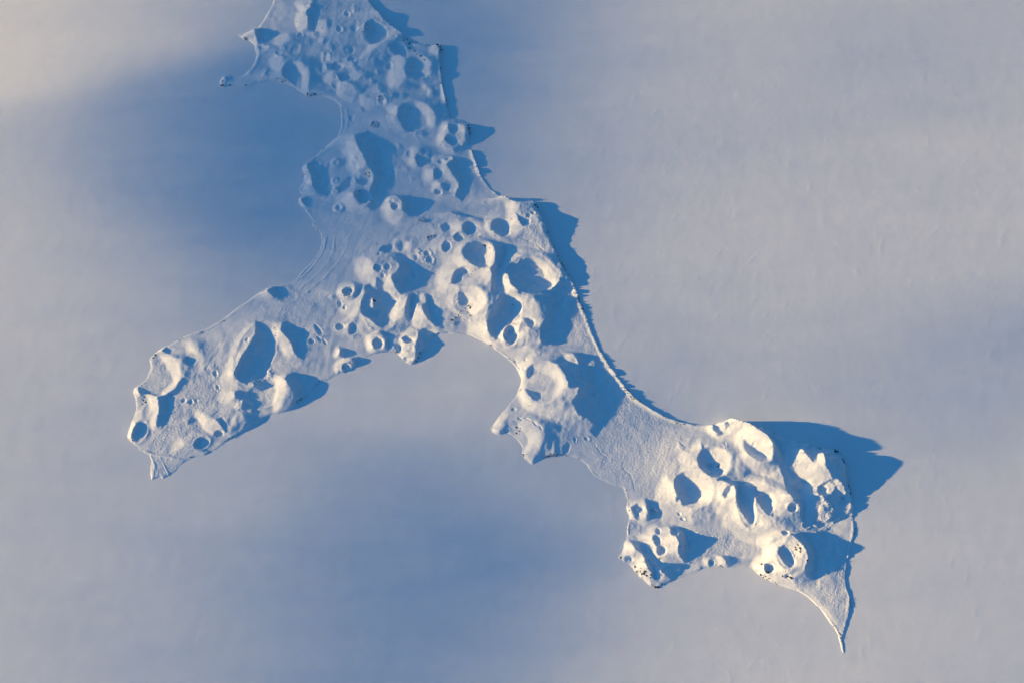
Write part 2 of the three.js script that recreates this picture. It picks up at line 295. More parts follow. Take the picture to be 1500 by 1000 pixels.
["snow_crater","open crater with a tall bright wall above the straight shore of the arm",null,[[-335.7,80.1,33.4,30.8,2.87,14,0.25],
[-355.9,82.8,29.5,26.8,0.0,6,0.4]],
[[-358.3,81.9,21.7,20.5,2.81,9,0.6,0.3]]],
["snow_crater","bright creased snow hill with a small pit, on the straight shore of the arm",null,[[-401.3,124.5,29.4,26.2,2.68,11,0.25],
[-429.0,124.0,21.6,20.1,-2.61,8,0.2]],
[[-411.1,127.6,4.9,12.1,2.81,3,0.3,0.1],
[-418.2,140.0,6.8,5.0,2.95,3.5,0.5,0.1]]],
["pit_mound","low snow mound with a square dark hollow beside the terraces at the arm end",null,[[-444.6,151.8,27.3,20.0,2.76,5,0.45]],
[[-440.7,154.7,12.7,8.9,2.48,5,0.6,0.3]]],
["snow_crater","open crater facing the lake, with a sunlit crescent wall and granular floor",null,[[-496.2,49.1,33.6,37.5,3.05,9,0.5],
[-507.6,17.9,24.1,12.6,2.76,5,0.3]],
[[-506.5,53.7,25.6,29.1,3.24,9,0.5,0.4],
[-500.4,14.6,10.0,6.3,-2.94,3,0.3,0.2],
[-539.7,78.2,5.9,6.2,3.14,2,0.2,0.1]]],
["snow_crater","shore crater with a bright wavy wall at the blunt end of the arm",null,[[-518.2,107.9,25.4,34.7,3.22,9,0.4],
[-531.5,134.0,19.5,26.2,3.29,7,0.5]],
[[-531.5,104.6,14.7,24.5,3.22,6,0.2,0.3],
[-531.0,138.1,10.7,17.1,3.38,6,0.6,0.3]]],
["snow_ridge","winding soft snow ridge between two blue hollows on the arm",null,[[-459.6,16.4,18.1,27.2,2.76,8,0.15]],
[[-467.4,31.0,9.9,8.4,0.0,3,0.3,0.2]]],
["cup_crater","small bright cup crater on the shore with a pointed shadow on the ice",null,[[-243.6,39.7,18.8,17.8,0.0,9,0.45]],
[[-241.0,41.2,6.9,7.3,3.14,5,1,0.1]]],
["small_cone","thin snow peak just behind the small bright shore cup crater",null,[[-251.7,17.3,9.9,11.6,3.14,7,0.05]],
[]],
["pit_mound","cluster of tiny hollows and ribs in the snow beside the long hollow hill",null,[[-285.3,-10.2,18.3,23.2,2.74,2.5,0.4]],
[[-284.3,-15.7,4.1,11.5,2.57,3,0.3,0.1],
[-293.5,1.0,5.0,4.2,0.0,2.5,0.3,0.1],
[-281.5,-1.8,2.6,6.2,2.49,2,0.2,0.1],
[-274.6,1.0,2.6,6.2,2.49,2,0.2,0.1]]],
["pit_mound","three tiny joined pits in the granular snow between the arm craters",null,[[-462.9,90.4,15.7,9.3,0.0,2,0.5]],
[[-472.3,90.9,3.9,4.1,3.14,2.5,0.3,0],
[-462.2,93.1,3.9,4.1,3.14,2.5,0.3,0],
[-454.5,91.1,2.9,3.1,3.14,2,0.3,0]]],
["pit_mound","shallow coastal hollow at the bend where the arm leaves the peninsula",null,[[-346.4,-78.6,34.5,17.4,-2.94,6,0.5]],
[[-340.3,-72.8,23.3,12.0,-2.98,6,0.6,0.2]]]];
// banks and terraces: half width, height, x, z, x, z ...
const BANKS = [[5.6,4.0,-62.4,-318.9,-58.0,-299.9,-49.3,-276.3,-37.6,-254.1,-22.9,-239.0,-8.3,-230.9],
[4.8,3.6,73.5,-121.0,87.4,-92.2,99.0,-61.6,112.4,-27.0,125.7,8.2,138.0,33.5,151.3,55.4,163.6,74.1,175.1,84.5,194.2,98.8,213.3,111.1,236.4,121.3,257.7,125.4],
[6.0,2.0,-386.1,-585.6,-394.2,-557.0,-405.8,-533.9],
[5.9,3.0,-409.9,-528.7,-411.7,-508.3,-404.7,-485.6,-407.9,-468.0,-415.5,-452.9],
[5.9,3.5,-114.3,-488.1,-112.7,-460.4,-107.8,-430.6,-101.9,-401.0],
[8.4,5.5,-213.5,-554.4,-197.7,-541.6,-184.1,-528.7,-168.3,-513.4,-152.8,-505.8,-130.9,-503.3],
[9.0,5,307.4,125.4,341.3,130.4,385.9,146.6,439.9,163.7,460.7,169.7,470.0,195.5,473.0,226.9,474.1,256.0],
[3.9,2.0,475.4,242.5,454.6,261.8,428.4,279.1],
[4.7,1.6,393.4,363.8,409.2,376.8,422.7,393.3,434.2,410.6,442.7,428.8,445.9,445.0],
[3.8,1.5,477.2,263.8,472.7,292.5,460.8,330.3,458.9,350.9,461.6,373.1,455.5,398.8,447.9,422.4],
[4.7,2.0,429.2,337.8,423.9,345.3,420.0,358.3],
[4.2,1.2,-378.6,-72.5,-403.4,-51.9,-431.8,-28.1,-460.6,-13.1,-487.6,-1.4,-513.1,14.5],
[5.2,3.0,-107.1,-11.0,-74.0,-8.9,-56.0,-5.7,-39.9,2.9,-21.9,14.5,-5.0,29.3,6.9,45.0],
[1.9,0.7,-267.6,-165.8,-267.9,-150.0,-270.4,-137.7,-277.8,-121.0,-295.1,-101.1,-316.3,-81.3],
[2.4,0.9,-246.6,-154.5,-254.0,-136.6,-261.5,-123.2,-280.7,-98.9,-303.9,-76.9],
[1.9,0.7,-280.0,-165.8,-283.1,-145.5,-298.1,-118.8,-319.2,-96.6],
[2.2,0.9,-288.5,-170.3,-287.5,-152.3,-294.8,-134.3,-314.0,-111.0,-325.5,-98.9],
[2.9,1.0,-267.5,-386.3,-264.2,-362.1,-268.8,-345.2,-289.9,-321.2,-310.8,-297.5,-319.5,-283.3],
[2.3,0.8,-258.9,-386.3,-255.7,-362.1,-261.2,-342.8],
[4.5,2.6,-322.5,-281.0,-318.3,-262.2,-324.7,-245.9,-320.4,-225.1,-308.9,-204.4,-301.8,-188.4],
[3.3,2.2,-93.4,-209.0,-72.6,-206.7,-51.8,-204.4,-37.3,-199.9],
[6.5,3.0,-35.1,-177.1,-10.3,-163.5,18.5,-156.8,47.2,-145.5,65.5,-134.3],
[2.5,1.2,-535.1,161.7,-511.1,169.7,-493.3,173.6,-471.6,177.6],
[2.0,0.9,-512.6,173.6,-505.5,187.6,-507.6,205.3],
[2.0,0.7,-501.2,171.6,-492.1,185.6,-485.1,199.4],
[2.5,1.3,-482.2,167.7,-467.3,160.7,-455.7,160.7,-445.6,165.7],
[2.9,1.5,98.5,181.6,109.8,193.5,121.1,206.3],
[3.0,2.0,35.1,123.3,48.7,137.5,60.2,153.6,65.8,167.7],
[3.0,2.0,31.4,105.0,54.8,113.2,80.0,127.4],
[2.4,1.2,160.8,229.8,163.8,254.1,161.0,282.9]];
const CRACKS = [[0.9,1.2,9.8,117.8,14.6,120.9,19.5,118.8,24.4,120.9],
[0.9,1.2,30.2,124.9,34.1,130.0,39.0,131.0,41.8,136.1],
[0.5,0.3,118.2,158.2,122.9,163.2,125.7,169.2,132.4,174.2,137.0,181.1],
[0.6,0.35,157.9,192.0,160.7,196.0,166.3,199.9,169.9,207.8,173.3,221.5],
[0.5,0.4,10.3,-162.6,18.5,-161.5,28.7,-157.0,36.9,-153.6,43.0,-145.8,51.2,-137.9],
[0.6,0.5,4.0,26.8,6.9,34.2,12.9,44.6],
[0.8,0.7,300.5,156.2,301.9,166.2]];
const ROUGH = [[174.6,151.2,72.8,75.3,3.14,1],
[95.5,-41.3,22.3,53.5,2.82,1],
[50.4,-50.0,20.5,31.9,2.69,0.9],
[406.1,194.0,21.2,25.7,3.14,1],
[36.1,-179.6,23.0,40.2,2.78,1],
[-504.4,48.8,23.7,29.2,3.14,0.9],
[-525.1,90.2,11.8,20.5,3.14,0.7],
[-476.8,136.1,49.2,40.0,2.54,1.1],
[-442.1,85.1,50.4,46.1,2.17,0.9],
[-75.5,-46.7,22.7,19.0,-2.44,1.2],
[-190.3,-19.9,60.1,32.1,0.0,0.9],
[-346.2,48.8,29.7,31.3,3.14,0.9],
[129.2,22.6,20.1,41.7,2.74,0.8],
[443.6,349.3,28.0,55.8,2.97,0.6],
[273.3,302.4,56.6,28.4,0.0,0.9],
[-257.5,-173.9,51.5,45.2,0.0,0.55],
[-312.3,-52.2,70.7,43.2,2.94,0.7],
[39.4,64.4,25.6,22.8,0.0,0.9],
[170.6,273.8,15.2,23.0,3.14,1],
[201.7,205.8,38.4,39.3,3.14,1],
[-51.9,-219.5,41.5,25.3,0.0,0.5],
[-112.4,-129.0,40.9,33.4,0.0,0.5],
[435.5,256.5,24.7,17.4,0.0,1.2],
[-167.5,-265.9,52.3,58.4,3.14,0.3],
[-290.7,-219.5,41.5,69.0,3.14,0.3],
[400.4,364.2,46.4,18.5,-2.45,0.5],
[-495.9,191.0,21.2,21.8,3.14,0.9],
[-256.4,64.4,29.8,14.4,2.77,1.2],
[-353.8,83.0,19.7,18.5,0.0,0.9],
[-19.7,64.4,9.9,10.4,3.14,0.01]];
// field notes of how the land tilts along the sun's line: [rise per metre eastward, x, z, x, z ...]; -9 marks ground that the land west of it hides from the low sun
const TILTS = [[0.35,214.4,202.6,221.1,211.7,226.5,217.7,227.8,224.7,233.4,233.1,235.9,239.0,234.9,250.3,228.5,254.2,208.6,254.1,204.7,243.9,202.2,233.7,204.7,222.3,209.9,211.1],
[0.3,241.1,198.4,244.1,194.2,251.3,192.8,261.2,195.7,272.4,202.9,284.7,211.9,282.8,222.0,279.8,232.9,273.9,241.3,266.7,245.3,256.7,249.4,246.9,249.2,244.2,244.8,254.4,242.5,264.0,234.7,265.7,226.1,261.0,218.9,255.6,212.4,248.4,207.0,242.6,203.7],
[0.25,236.9,173.9,250.0,168.2,265.8,149.5,268.4,152.7,267.3,165.6,260.7,176.5,260.2,186.8,264.1,195.6,258.5,192.8,247.1,189.8,237.5,186.2],
[0.45,280.4,168.1,289.3,166.4,299.2,169.4,306.0,175.6,309.0,183.2,306.1,192.4,299.7,200.1,292.2,206.0,295.3,196.6,290.8,191.6,290.6,185.4,285.1,181.6,280.2,173.8],
[0.3,277.1,132.3,281.8,127.7,285.9,128.9,287.5,137.4,292.5,143.0,299.6,146.8,308.6,144.2,296.3,150.9,284.9,146.2,278.2,139.8],
[0.4,291.8,127.4,299.0,128.3,303.2,132.0,304.4,136.4,301.4,139.4,295.9,136.1],
[0.2,308.9,131.5,321.4,128.7,342.5,139.6,355.1,149.1,359.8,156.0,347.1,152.9,333.9,148.3,327.1,147.5,327.1,156.6,327.8,165.9,329.6,174.1,324.6,168.9,316.5,156.5,308.1,150.5,304.1,141.7],
[0.5,327.0,148.4,337.8,149.6,348.5,152.9,358.3,157.5,364.9,165.0,366.8,174.5,363.4,180.4,356.6,184.9,356.2,178.5,350.1,172.9,342.1,166.6,335.2,160.8,328.7,155.0],
[0.28,321.5,174.8,329.6,174.1,338.8,180.0,349.7,184.8,356.9,187.3,352.3,192.2,352.7,202.4,352.0,215.8,342.6,222.2,339.9,226.9,339.0,218.7,334.3,212.7,326.0,210.2,315.9,203.6,313.6,192.0,316.0,179.8],
[0.35,285.9,216.3,294.6,213.3,300.5,215.9,305.9,218.6,300.0,221.2,295.5,226.2,293.8,232.0,297.4,238.2,297.5,239.4,310.8,238.8,313.7,246.8,317.9,255.0,283.7,254.8,281.0,241.3,282.7,227.5],
[0.4,305.9,219.3,310.8,221.7,311.8,227.7,310.7,237.5,298.8,238.3,299.3,232.3,302.5,226.4],
[0.35,342.7,215.6,352.5,217.8,365.4,223.5,377.3,228.5,383.6,237.1,388.7,241.9,384.8,247.2,384.6,253.9,388.0,257.9,382.4,260.7,371.5,259.9,362.6,261.8,362.9,251.1,361.5,240.2,356.8,231.6,348.9,226.3,340.3,226.3],
[0.3,337.4,237.1,342.1,244.1,346.8,251.7,354.2,261.0,361.7,263.5,364.8,272.6,356.3,277.3,341.0,274.2,338.9,264.9,336.6,251.0],
[0.22,294.9,245.6,314.7,245.7,317.5,255.9,324.4,266.3,332.7,273.4,342.9,275.5,361.4,271.8,372.3,273.3,376.8,278.8,371.6,285.7,360.6,292.1,353.6,300.6,347.5,304.4,340.6,297.2,326.2,295.2,314.0,291.0,308.2,282.6,302.5,274.1,294.0,276.2],
[0.2,362.0,193.5,371.0,189.9,376.6,199.5,380.3,208.4,379.8,215.4,373.9,213.6,367.9,207.8,361.3,205.8,355.3,199.8],
[-9,285.3,128.0,291.5,129.9,295.1,136.1,300.6,140.1,299.0,145.2,294.0,143.0,287.5,137.4],
[-9,302.5,129.9,306.6,126.4,310.0,128.8,307.9,134.6,304.4,136.4],
[-9,326.7,148.4,328.7,155.0,335.2,160.8,342.1,166.6,350.1,172.9,356.2,178.5,356.2,185.0,349.7,184.2,342.3,180.9,334.9,177.5,330.5,172.5,328.4,165.9,327.6,158.3],
[-9,268.3,154.3,270.7,160.0,273.0,168.4,280.2,173.8,285.0,182.4,291.2,186.2,290.8,192.4,295.3,196.6,292.6,202.1,286.4,207.5,277.9,206.0,269.7,199.9,264.4,192.4,261.1,183.8,262.9,175.0,267.0,168.7,268.4,160.8],
[-9,240.4,198.4,242.6,203.7,249.8,207.6,255.5,213.1,261.0,220.3,265.0,226.1,264.1,233.2,257.5,238.8,252.9,243.3,244.5,241.8,238.5,244.9,236.0,237.5,230.6,230.3,227.9,221.8,226.7,212.1,229.6,206.5],
[-9,229.5,236.2,233.2,235.3,234.5,239.0,232.2,241.2,230.2,239.7],
[-9,305.2,218.9,301.8,226.4,298.6,232.3,297.4,238.2,294.6,235.0,293.9,229.8,296.3,224.8,300.7,221.2],
[-9,286.1,211.9,299.1,202.6,300.7,210.2,306.5,212.7,325.5,211.7,333.8,213.0,338.5,218.7,340.2,226.4,338.3,237.7,338.3,249.5,337.1,263.7,339.3,273.1,331.9,272.0,325.4,265.4,318.3,255.9,313.8,244.9,311.5,236.1,312.6,227.6,309.8,219.7,303.3,216.8,291.9,211.4],
[-9,340.3,227.2,348.9,227.1,356.8,231.6,361.5,240.2,362.9,251.1,361.7,262.7,354.2,260.1,346.9,250.8,342.2,242.3,339.8,234.1],
[-9,384.8,246.5,388.6,244.4,393.3,246.5,394.9,250.6,390.8,256.9,387.3,255.3,384.8,251.3],
[0.4,394.5,245.7,398.8,244.5,399.8,249.5,395.5,255.7,391.7,257.1,395.3,251.5],
[0.3,338.1,236.7,340.0,239.7,340.7,249.8,345.6,258.7,337.1,258.7,336.7,246.5],
[0.3,337.0,253.7,339.4,260.3,346.5,266.3,361.4,269.9,339.7,273.6,337.4,264.2],
[-9,342.4,118.2,370.8,115.8,412.9,117.3,457.1,116.3,472.7,119.1,486.3,124.6,493.5,131.9,495.2,141.9,505.2,147.3,525.9,151.0,528.5,159.1,531.1,168.1,539.4,172.6,556.7,182.5,542.1,196.8,526.8,211.0,511.4,226.8,499.6,242.6,486.5,253.1,475.3,257.9,462.9,262.2,450.1,271.0,440.8,280.4,430.5,281.2,423.8,280.4,418.9,276.9,412.2,275.2,405.6,273.5,402.7,265.7,401.0,257.7,399.6,246.1,390.7,240.0,384.4,229.8,380.5,217.2,381.2,208.4,377.1,195.8,373.7,186.6,365.6,179.9,367.1,170.9,363.1,158.0,356.3,145.7,347.3,137.8,340.9,135.3],
[-9,306.5,121.2,337.5,118.9,368.5,115.4,401.2,115.9,398.2,150.6,368.5,172.8,364.9,165.0,358.9,152.6,349.1,142.6,336.2,133.2,321.5,127.9],
[0.28,405.8,166.3,397.8,177.4,393.6,186.2,395.5,195.5,401.1,204.0,411.3,209.8,417.7,215.3,419.1,223.7,418.3,231.0,426.1,234.1,428.4,229.6,427.9,219.5,436.6,214.6,444.6,210.2,453.8,209.7,460.6,213.8,465.8,221.1,467.8,231.2,462.2,230.8,457.2,225.0,452.9,221.8,452.4,215.9,444.9,203.6,438.9,193.0,438.0,180.6,438.6,173.9,430.5,172.8,427.2,181.8,422.3,187.3,418.1,180.5,411.0,171.5],
[0.45,437.0,217.4,443.2,213.2,450.6,215.9,451.8,223.6,444.3,231.5,439.2,231.4,436.8,225.6],
[0.3,428.7,233.3,432.7,236.8,428.7,243.7,425.4,250.0,425.0,263.2,427.7,268.0,437.7,267.3,445.0,261.3,446.2,254.6,450.9,246.2,441.7,243.6,435.0,240.2,433.1,233.1],
[0.1,466.1,241.7,474.2,241.3,473.6,248.3,468.7,255.3,459.6,260.6,450.2,266.0,441.2,276.1,434.0,280.4,423.8,280.4,417.3,276.1,416.6,271.1,421.0,268.6,427.8,271.0,437.7,274.5,444.8,269.5,452.2,262.6,460.0,253.8],
[-9,428.6,220.4,435.9,219.2,440.6,222.1,436.6,227.4,431.7,231.2,427.8,226.9],
[-9,424.2,272.8,431.2,268.7,439.5,269.7,437.0,272.8,427.5,276.9],
[0.4,332.7,322.2,344.5,317.0,348.2,306.7,359.3,301.2,374.0,295.1,377.2,299.8,366.6,304.0,364.8,312.4,366.6,322.3,371.1,330.5,378.7,333.9,386.9,334.9,397.9,330.4,398.0,338.1,385.1,342.4,381.4,349.8,390.0,358.2,375.6,357.2,357.4,351.2,339.1,340.4,331.9,330.7],
[0.5,378.2,299.9,388.1,297.4,397.9,303.6,403.4,313.9,404.9,324.0,397.9,332.4,389.2,328.9,385.0,330.9,387.0,318.5,384.8,310.1,379.1,304.8],
[-9,383.6,287.1,390.0,287.0,403.6,283.0,422.8,282.6,439.7,280.9,452.1,281.5,462.1,286.8,469.3,298.3,478.0,300.0,487.3,305.2,470.4,314.6,454.7,323.3,445.9,328.4,434.5,341.8,430.6,338.7,421.8,345.9,413.4,348.0,402.6,343.5,400.2,334.1,406.3,319.8,403.9,309.6,396.4,299.3,389.1,291.6],
[-9,366.2,307.3,372.8,302.4,379.1,304.8,384.8,310.1,387.5,318.6,386.2,327.9,380.7,333.4,375.5,329.3,370.0,322.0,365.5,314.3],
[-9,345.7,329.4,349.7,326.6,355.3,328.0,358.8,332.4,357.0,338.0,350.9,339.9,347.1,336.7],
[-9,372.0,283.4,376.6,281.0,381.2,284.5,379.5,288.0,373.5,286.8],
[0.4,381.5,282.2,384.5,282.4,382.2,289.4,379.1,289.3],
[0.15,421.7,347.0,428.6,338.7,432.7,338.7,429.8,349.0,422.9,357.2,418.8,357.2],
[0.12,444.2,276.2,461.9,265.7,475.0,259.3,475.5,276.2,469.4,297.2,465.5,295.2,458.3,282.6],
[-9,477.4,261.0,479.2,275.8,478.0,288.5,472.1,296.9,469.6,295.2,474.8,284.7,475.5,272.0],
[-9,463.6,321.9,465.3,336.3,462.2,348.7,465.0,363.0,465.5,379.3,463.2,393.4,456.7,409.5,450.0,421.7,445.9,433.6,444.0,431.7,448.3,417.7,456.2,397.7,460.7,381.6,461.3,369.1,456.4,355.1,456.6,342.8,460.4,328.4],
[0.2,393.8,361.3,411.5,371.4,426.3,389.7,437.2,405.7,444.7,423.7,441.5,425.7,433.3,409.5,420.5,391.4,407.5,375.2],
[0.35,162.2,243.9,166.4,242.9,176.5,239.4,183.0,238.4,187.7,244.5,189.5,253.3,187.1,262.0,182.7,272.9,176.9,269.0,175.4,263.9,178.3,261.0,181.4,253.8,178.9,245.1,173.4,241.8,166.1,247.6,167.2,253.7,172.6,263.9,165.7,263.2,160.6,256.6],
[-9,166.9,246.1,171.8,244.2,174.9,241.1,176.7,245.1,181.7,247.9,181.5,253.0,177.9,255.0,178.3,261.0,175.4,264.6,172.1,260.7,169.5,254.1,166.7,250.0],
[-9,185.5,233.0,194.0,235.2,204.7,238.1,205.1,246.9,209.1,252.7,206.5,264.2,200.1,262.8,193.0,264.2,187.9,267.1,189.4,254.8,188.5,244.4],
[0.4,203.0,284.0,207.3,281.3,212.1,275.0,217.7,276.6,219.9,284.2,223.7,290.2,229.0,297.4,229.3,307.2,228.5,315.3,235.9,322.8,237.2,324.9,224.2,326.0,212.8,323.6,204.3,318.4,199.0,312.5,195.0,305.5,193.1,298.5,185.8,293.7,174.9,291.5,172.2,288.7,180.8,285.8,188.9,288.0,194.3,288.4,197.9,298.8,201.7,307.5,204.4,313.0,208.5,313.8,210.8,307.5,207.4,300.7,205.1,291.9],
[0.3,189.7,275.8,201.0,273.2,202.2,276.2,198.9,282.5,193.0,286.8,186.4,283.2],
[0.3,205.6,233.7,211.4,225.5,226.8,226.2,230.8,234.7,236.2,242.0,233.3,248.8,241.7,247.7,251.8,244.8,251.5,252.0,247.2,261.5,251.2,268.6,244.0,270.0,238.3,271.4,225.3,271.6,212.3,273.4,207.1,267.1,209.1,254.1],
[-9,194.3,288.4,200.0,287.0,205.1,291.9,206.1,297.9,204.6,302.0,210.2,306.0,210.0,311.7,207.1,313.7,203.0,311.6,201.7,306.8,197.9,298.8],
[-9,200.4,282.3,203.6,276.3,205.9,281.2,204.1,286.7,200.7,285.6],
[-9,219.2,275.7,225.1,274.0,238.1,275.0,246.4,280.1,260.3,285.8,284.1,292.2,273.6,302.9,258.9,314.3,244.3,324.2,237.9,324.2,235.9,321.5,230.0,315.2,229.3,307.2,230.4,298.7,226.6,290.1,220.0,282.7],
[-9,163.3,294.1,174.9,293.0,184.3,296.5,191.0,301.2,194.4,306.8,196.4,313.5,201.7,319.3,210.0,324.9,224.2,326.6,241.4,325.6,248.5,324.9,252.6,327.0,240.9,336.8,229.3,343.9,220.9,349.1,215.2,345.3,207.1,338.3,203.7,334.1,200.0,337.0,199.6,345.4,195.3,348.2,192.4,344.4,191.2,337.5,185.8,332.0,183.6,325.7,182.5,317.2,178.5,311.5,171.2,308.0,167.2,300.9],
[0.35,155.0,298.3,160.3,296.5,165.6,302.5,171.1,309.4,178.4,312.9,181.7,319.9,182.5,328.9,177.3,332.1,172.3,325.8,165.1,318.1,159.5,315.4,155.1,319.7,152.4,314.1],
[-9,155.9,317.6,163.7,316.1,165.8,319.4,165.0,324.9,159.3,324.3],
[0.4,162.9,328.2,172.3,325.8,183.0,331.3,191.1,339.0,193.2,347.0,200.8,353.6,197.9,358.5,186.8,353.7,175.2,345.1,168.1,336.2],
[0.3,201.6,334.0,204.2,338.4,207.5,345.3,201.0,349.4,198.9,345.5],
[-9,229.3,234.8,232.3,234.6,232.7,240.5,229.9,239.7],
[0.3,265.2,323.1,269.3,321.9,273.4,327.4,266.4,328.6],
[-9,270.0,321.9,276.5,320.5,279.7,326.1,279.0,329.4,273.4,326.7],
[0.35,279.7,317.3,288.1,317.5,291.5,323.6,293.0,328.8,284.7,329.9,279.7,328.7,279.1,324.7],
[-9,289.7,315.2,304.0,315.7,315.9,316.1,309.3,321.4,300.4,329.1,297.4,327.3,294.5,323.4],
[-9,258.8,329.8,263.7,329.1,264.3,331.9,259.3,334.7],
[0.28,32.0,40.4,49.4,33.1,64.4,42.4,75.0,56.3,80.8,72.2,76.8,83.4,65.9,90.2,57.5,84.7,64.1,75.7,65.3,64.2,57.9,54.6,45.0,47.6,36.3,45.5],
[0.3,10.2,71.7,16.7,65.1,19.9,74.4,22.0,85.9,31.7,95.3,44.5,96.1,61.6,92.4,70.2,94.1,70.4,109.3,57.4,111.6,44.5,105.8,31.7,105.1,16.7,99.8,11.3,84.8],
[-0.08,27.4,106.7,61.8,113.4,78.8,128.7,65.8,139.6,44.4,123.3],
[-9,64.6,33.1,71.3,28.7,79.9,33.3,97.4,39.2,126.0,39.0,132.5,41.1,145.2,53.8,157.9,66.4,165.1,78.9,159.2,97.0,150.1,112.8,136.8,128.4,119.2,145.1,110.8,137.3,117.4,128.6,106.7,118.3,96.0,116.4,89.7,105.3,85.5,96.6,92.1,85.7,96.6,74.8,81.2,76.7,81.3,67.6,75.0,54.0,68.7,42.2],
[0.2,78.9,83.3,96.6,73.7,94.3,85.4,87.7,94.4,79.0,95.3],
[-9,23.3,45.7,28.8,37.8,33.1,44.0,29.7,54.4,23.2,58.6,21.1,51.5],
[-9,19.9,74.4,31.8,77.2,42.5,79.4,41.3,91.5,38.1,95.7,29.5,90.8,23.1,83.7],
[-9,89.1,20.0,102.4,18.0,124.2,21.5,128.2,35.4,110.6,37.3,97.5,36.8,93.3,27.3],
[0.4,76.8,26.9,84.6,22.8,93.3,29.6,96.4,36.8,90.8,38.5,82.1,33.1],
[0.42,15.3,122.9,31.9,123.3,42.9,134.8,45.1,144.1,41.0,158.7,31.7,171.5,28.0,184.0,20.7,177.5,15.2,168.4,20.7,161.0,26.2,152.5,24.4,143.2,17.1,135.5,9.7,128.6],
[-0.14,45.3,139.4,55.0,146.9,61.2,158.2,61.1,171.1,48.3,175.1,31.3,184.7,30.2,177.5,35.6,168.7,42.0,158.5,45.9,147.9],
[-9,37.7,170.6,44.1,162.4,48.3,170.9,48.3,175.5,31.3,184.7,30.2,179.5],
[0.2,52.8,149.3,58.0,156.1,60.0,169.1,54.7,174.3,50.5,173.2,56.9,162.7],
[-9,61.3,153.7,67.6,162.0,66.4,171.8,62.1,173.1,61.1,164.8],
[-9,72.0,159.5,78.5,154.0,82.7,157.3,80.4,166.1,76.1,170.5,71.8,168.3],
[0.3,-30.0,135.1,-21.7,122.0,-10.7,109.3,-7.9,113.2,-18.0,128.0,-21.7,137.5,-28.2,140.6],
[-9,-15.6,138.0,-7.0,133.0,-4.9,137.3,-12.4,142.3],
[0.3,-60.1,-15.9,-37.9,-9.1,-20.3,5.9,12.6,6.4,17.0,5.7,27.8,22.3,29.9,35.5,23.3,42.2,16.8,58.2,12.4,58.0,6.0,40.3,-9.3,21.5,-26.9,8.3,-46.7,-3.4,-60.0,-10.0],
[-9,15.9,4.1,24.6,14.5,27.8,22.3,24.6,20.7,17.0,9.9],
[-9,118.7,-21.4,129.6,-16.7,135.9,-2.6,144.2,16.1,154.7,32.4,165.1,50.8,171.2,64.6,181.8,71.4,196.3,91.9,206.0,103.2,205.6,108.3,189.3,99.3,166.5,73.7,154.1,53.1,137.4,25.4,124.9,-2.6],
[-9,164.1,63.1,171.9,67.3,181.5,75.6,188.9,87.9,204.2,100.3,219.5,108.5,234.8,118.7,259.9,124.8,277.5,124.4,261.9,125.2,244.0,125.8,226.7,119.3,211.4,111.1,192.3,98.8,175.3,83.8,162.0,65.2],
[0.3,114.1,-20.6,117.3,-15.9,126.7,7.5,139.2,33.1,151.8,53.8,164.2,73.2,183.1,92.5,205.5,109.4,205.4,112.8,178.7,94.8,159.8,74.3,147.3,56.1,134.9,33.1,122.3,7.5,111.8,-15.9],
[0.3,152.0,63.8,165.5,76.2,188.4,96.8,215.2,114.2,238.5,122.7,259.4,127.7,238.1,125.4,213.1,117.2,186.3,100.9,163.4,79.3],
[0.25,-104.4,-132.1,-87.9,-133.5,-73.3,-130.6,-67.1,-122.7,-60.9,-116.0,-46.7,-109.2,-32.5,-108.4,-30.5,-98.5,-34.4,-88.0,-50.6,-87.0,-66.8,-87.4,-74.9,-85.5,-73.0,-96.8,-68.1,-104.3,-72.3,-113.3,-82.4,-112.8,-87.2,-98.8,-91.0,-85.1,-105.4,-86.4,-115.8,-94.2,-112.0,-107.2,-104.1,-118.4],
[0.45,-72.7,-76.1,-62.6,-79.8,-50.4,-79.3,-41.3,-70.1,-38.1,-57.1,-42.1,-42.6,-50.1,-35.0,-60.1,-38.6,-64.3,-49.9,-64.4,-61.2,-70.5,-69.4],
[0.28,-115.4,-72.5,-101.2,-79.7,-82.9,-82.9,-78.7,-74.2,-79.6,-63.5,-84.5,-55.0,-94.7,-54.3,-102.9,-52.9,-111.0,-55.1,-115.2,-63.8],
[0.28,-62.1,-31.5,-50.1,-38.5,-38.1,-41.1,-36.0,-26.7,-31.9,-11.7,-21.9,-0.0,-18.0,3.6,-2.0,6.7,13.9,6.0,29.9,13.5,33.8,23.3,2.0,21.9,-11.9,17.7,-29.9,7.9,-54.0,-7.7,-66.1,-14.2],
[-9,-73.5,-142.8,-65.4,-150.5,-55.2,-154.8,-42.9,-153.7,-37.8,-146.5,-38.8,-138.2,-44.9,-134.3,-40.7,-126.8,-39.6,-119.1,-34.5,-113.4,-46.7,-110.0,-56.9,-114.8,-63.0,-119.3,-67.1,-123.8,-72.3,-130.5],
[0.45,-41.9,-154.5,-32.7,-149.8,-25.5,-141.2,-24.4,-132.4,-28.5,-123.4,-28.5,-114.1,-33.5,-113.5,-39.6,-119.1,-40.8,-129.2,-43.9,-134.2,-37.8,-139.2,-36.8,-146.4],
[-9,-78.7,-73.2,-72.6,-72.8,-64.5,-63.4,-66.4,-54.5,-76.4,-52.5,-79.6,-61.3],
[-9,-82.4,-110.7,-75.4,-113.3,-68.2,-108.3,-68.1,-104.3,-73.1,-103.7,-77.0,-92.4,-82.9,-86.3,-90.0,-87.2,-87.2,-98.8],
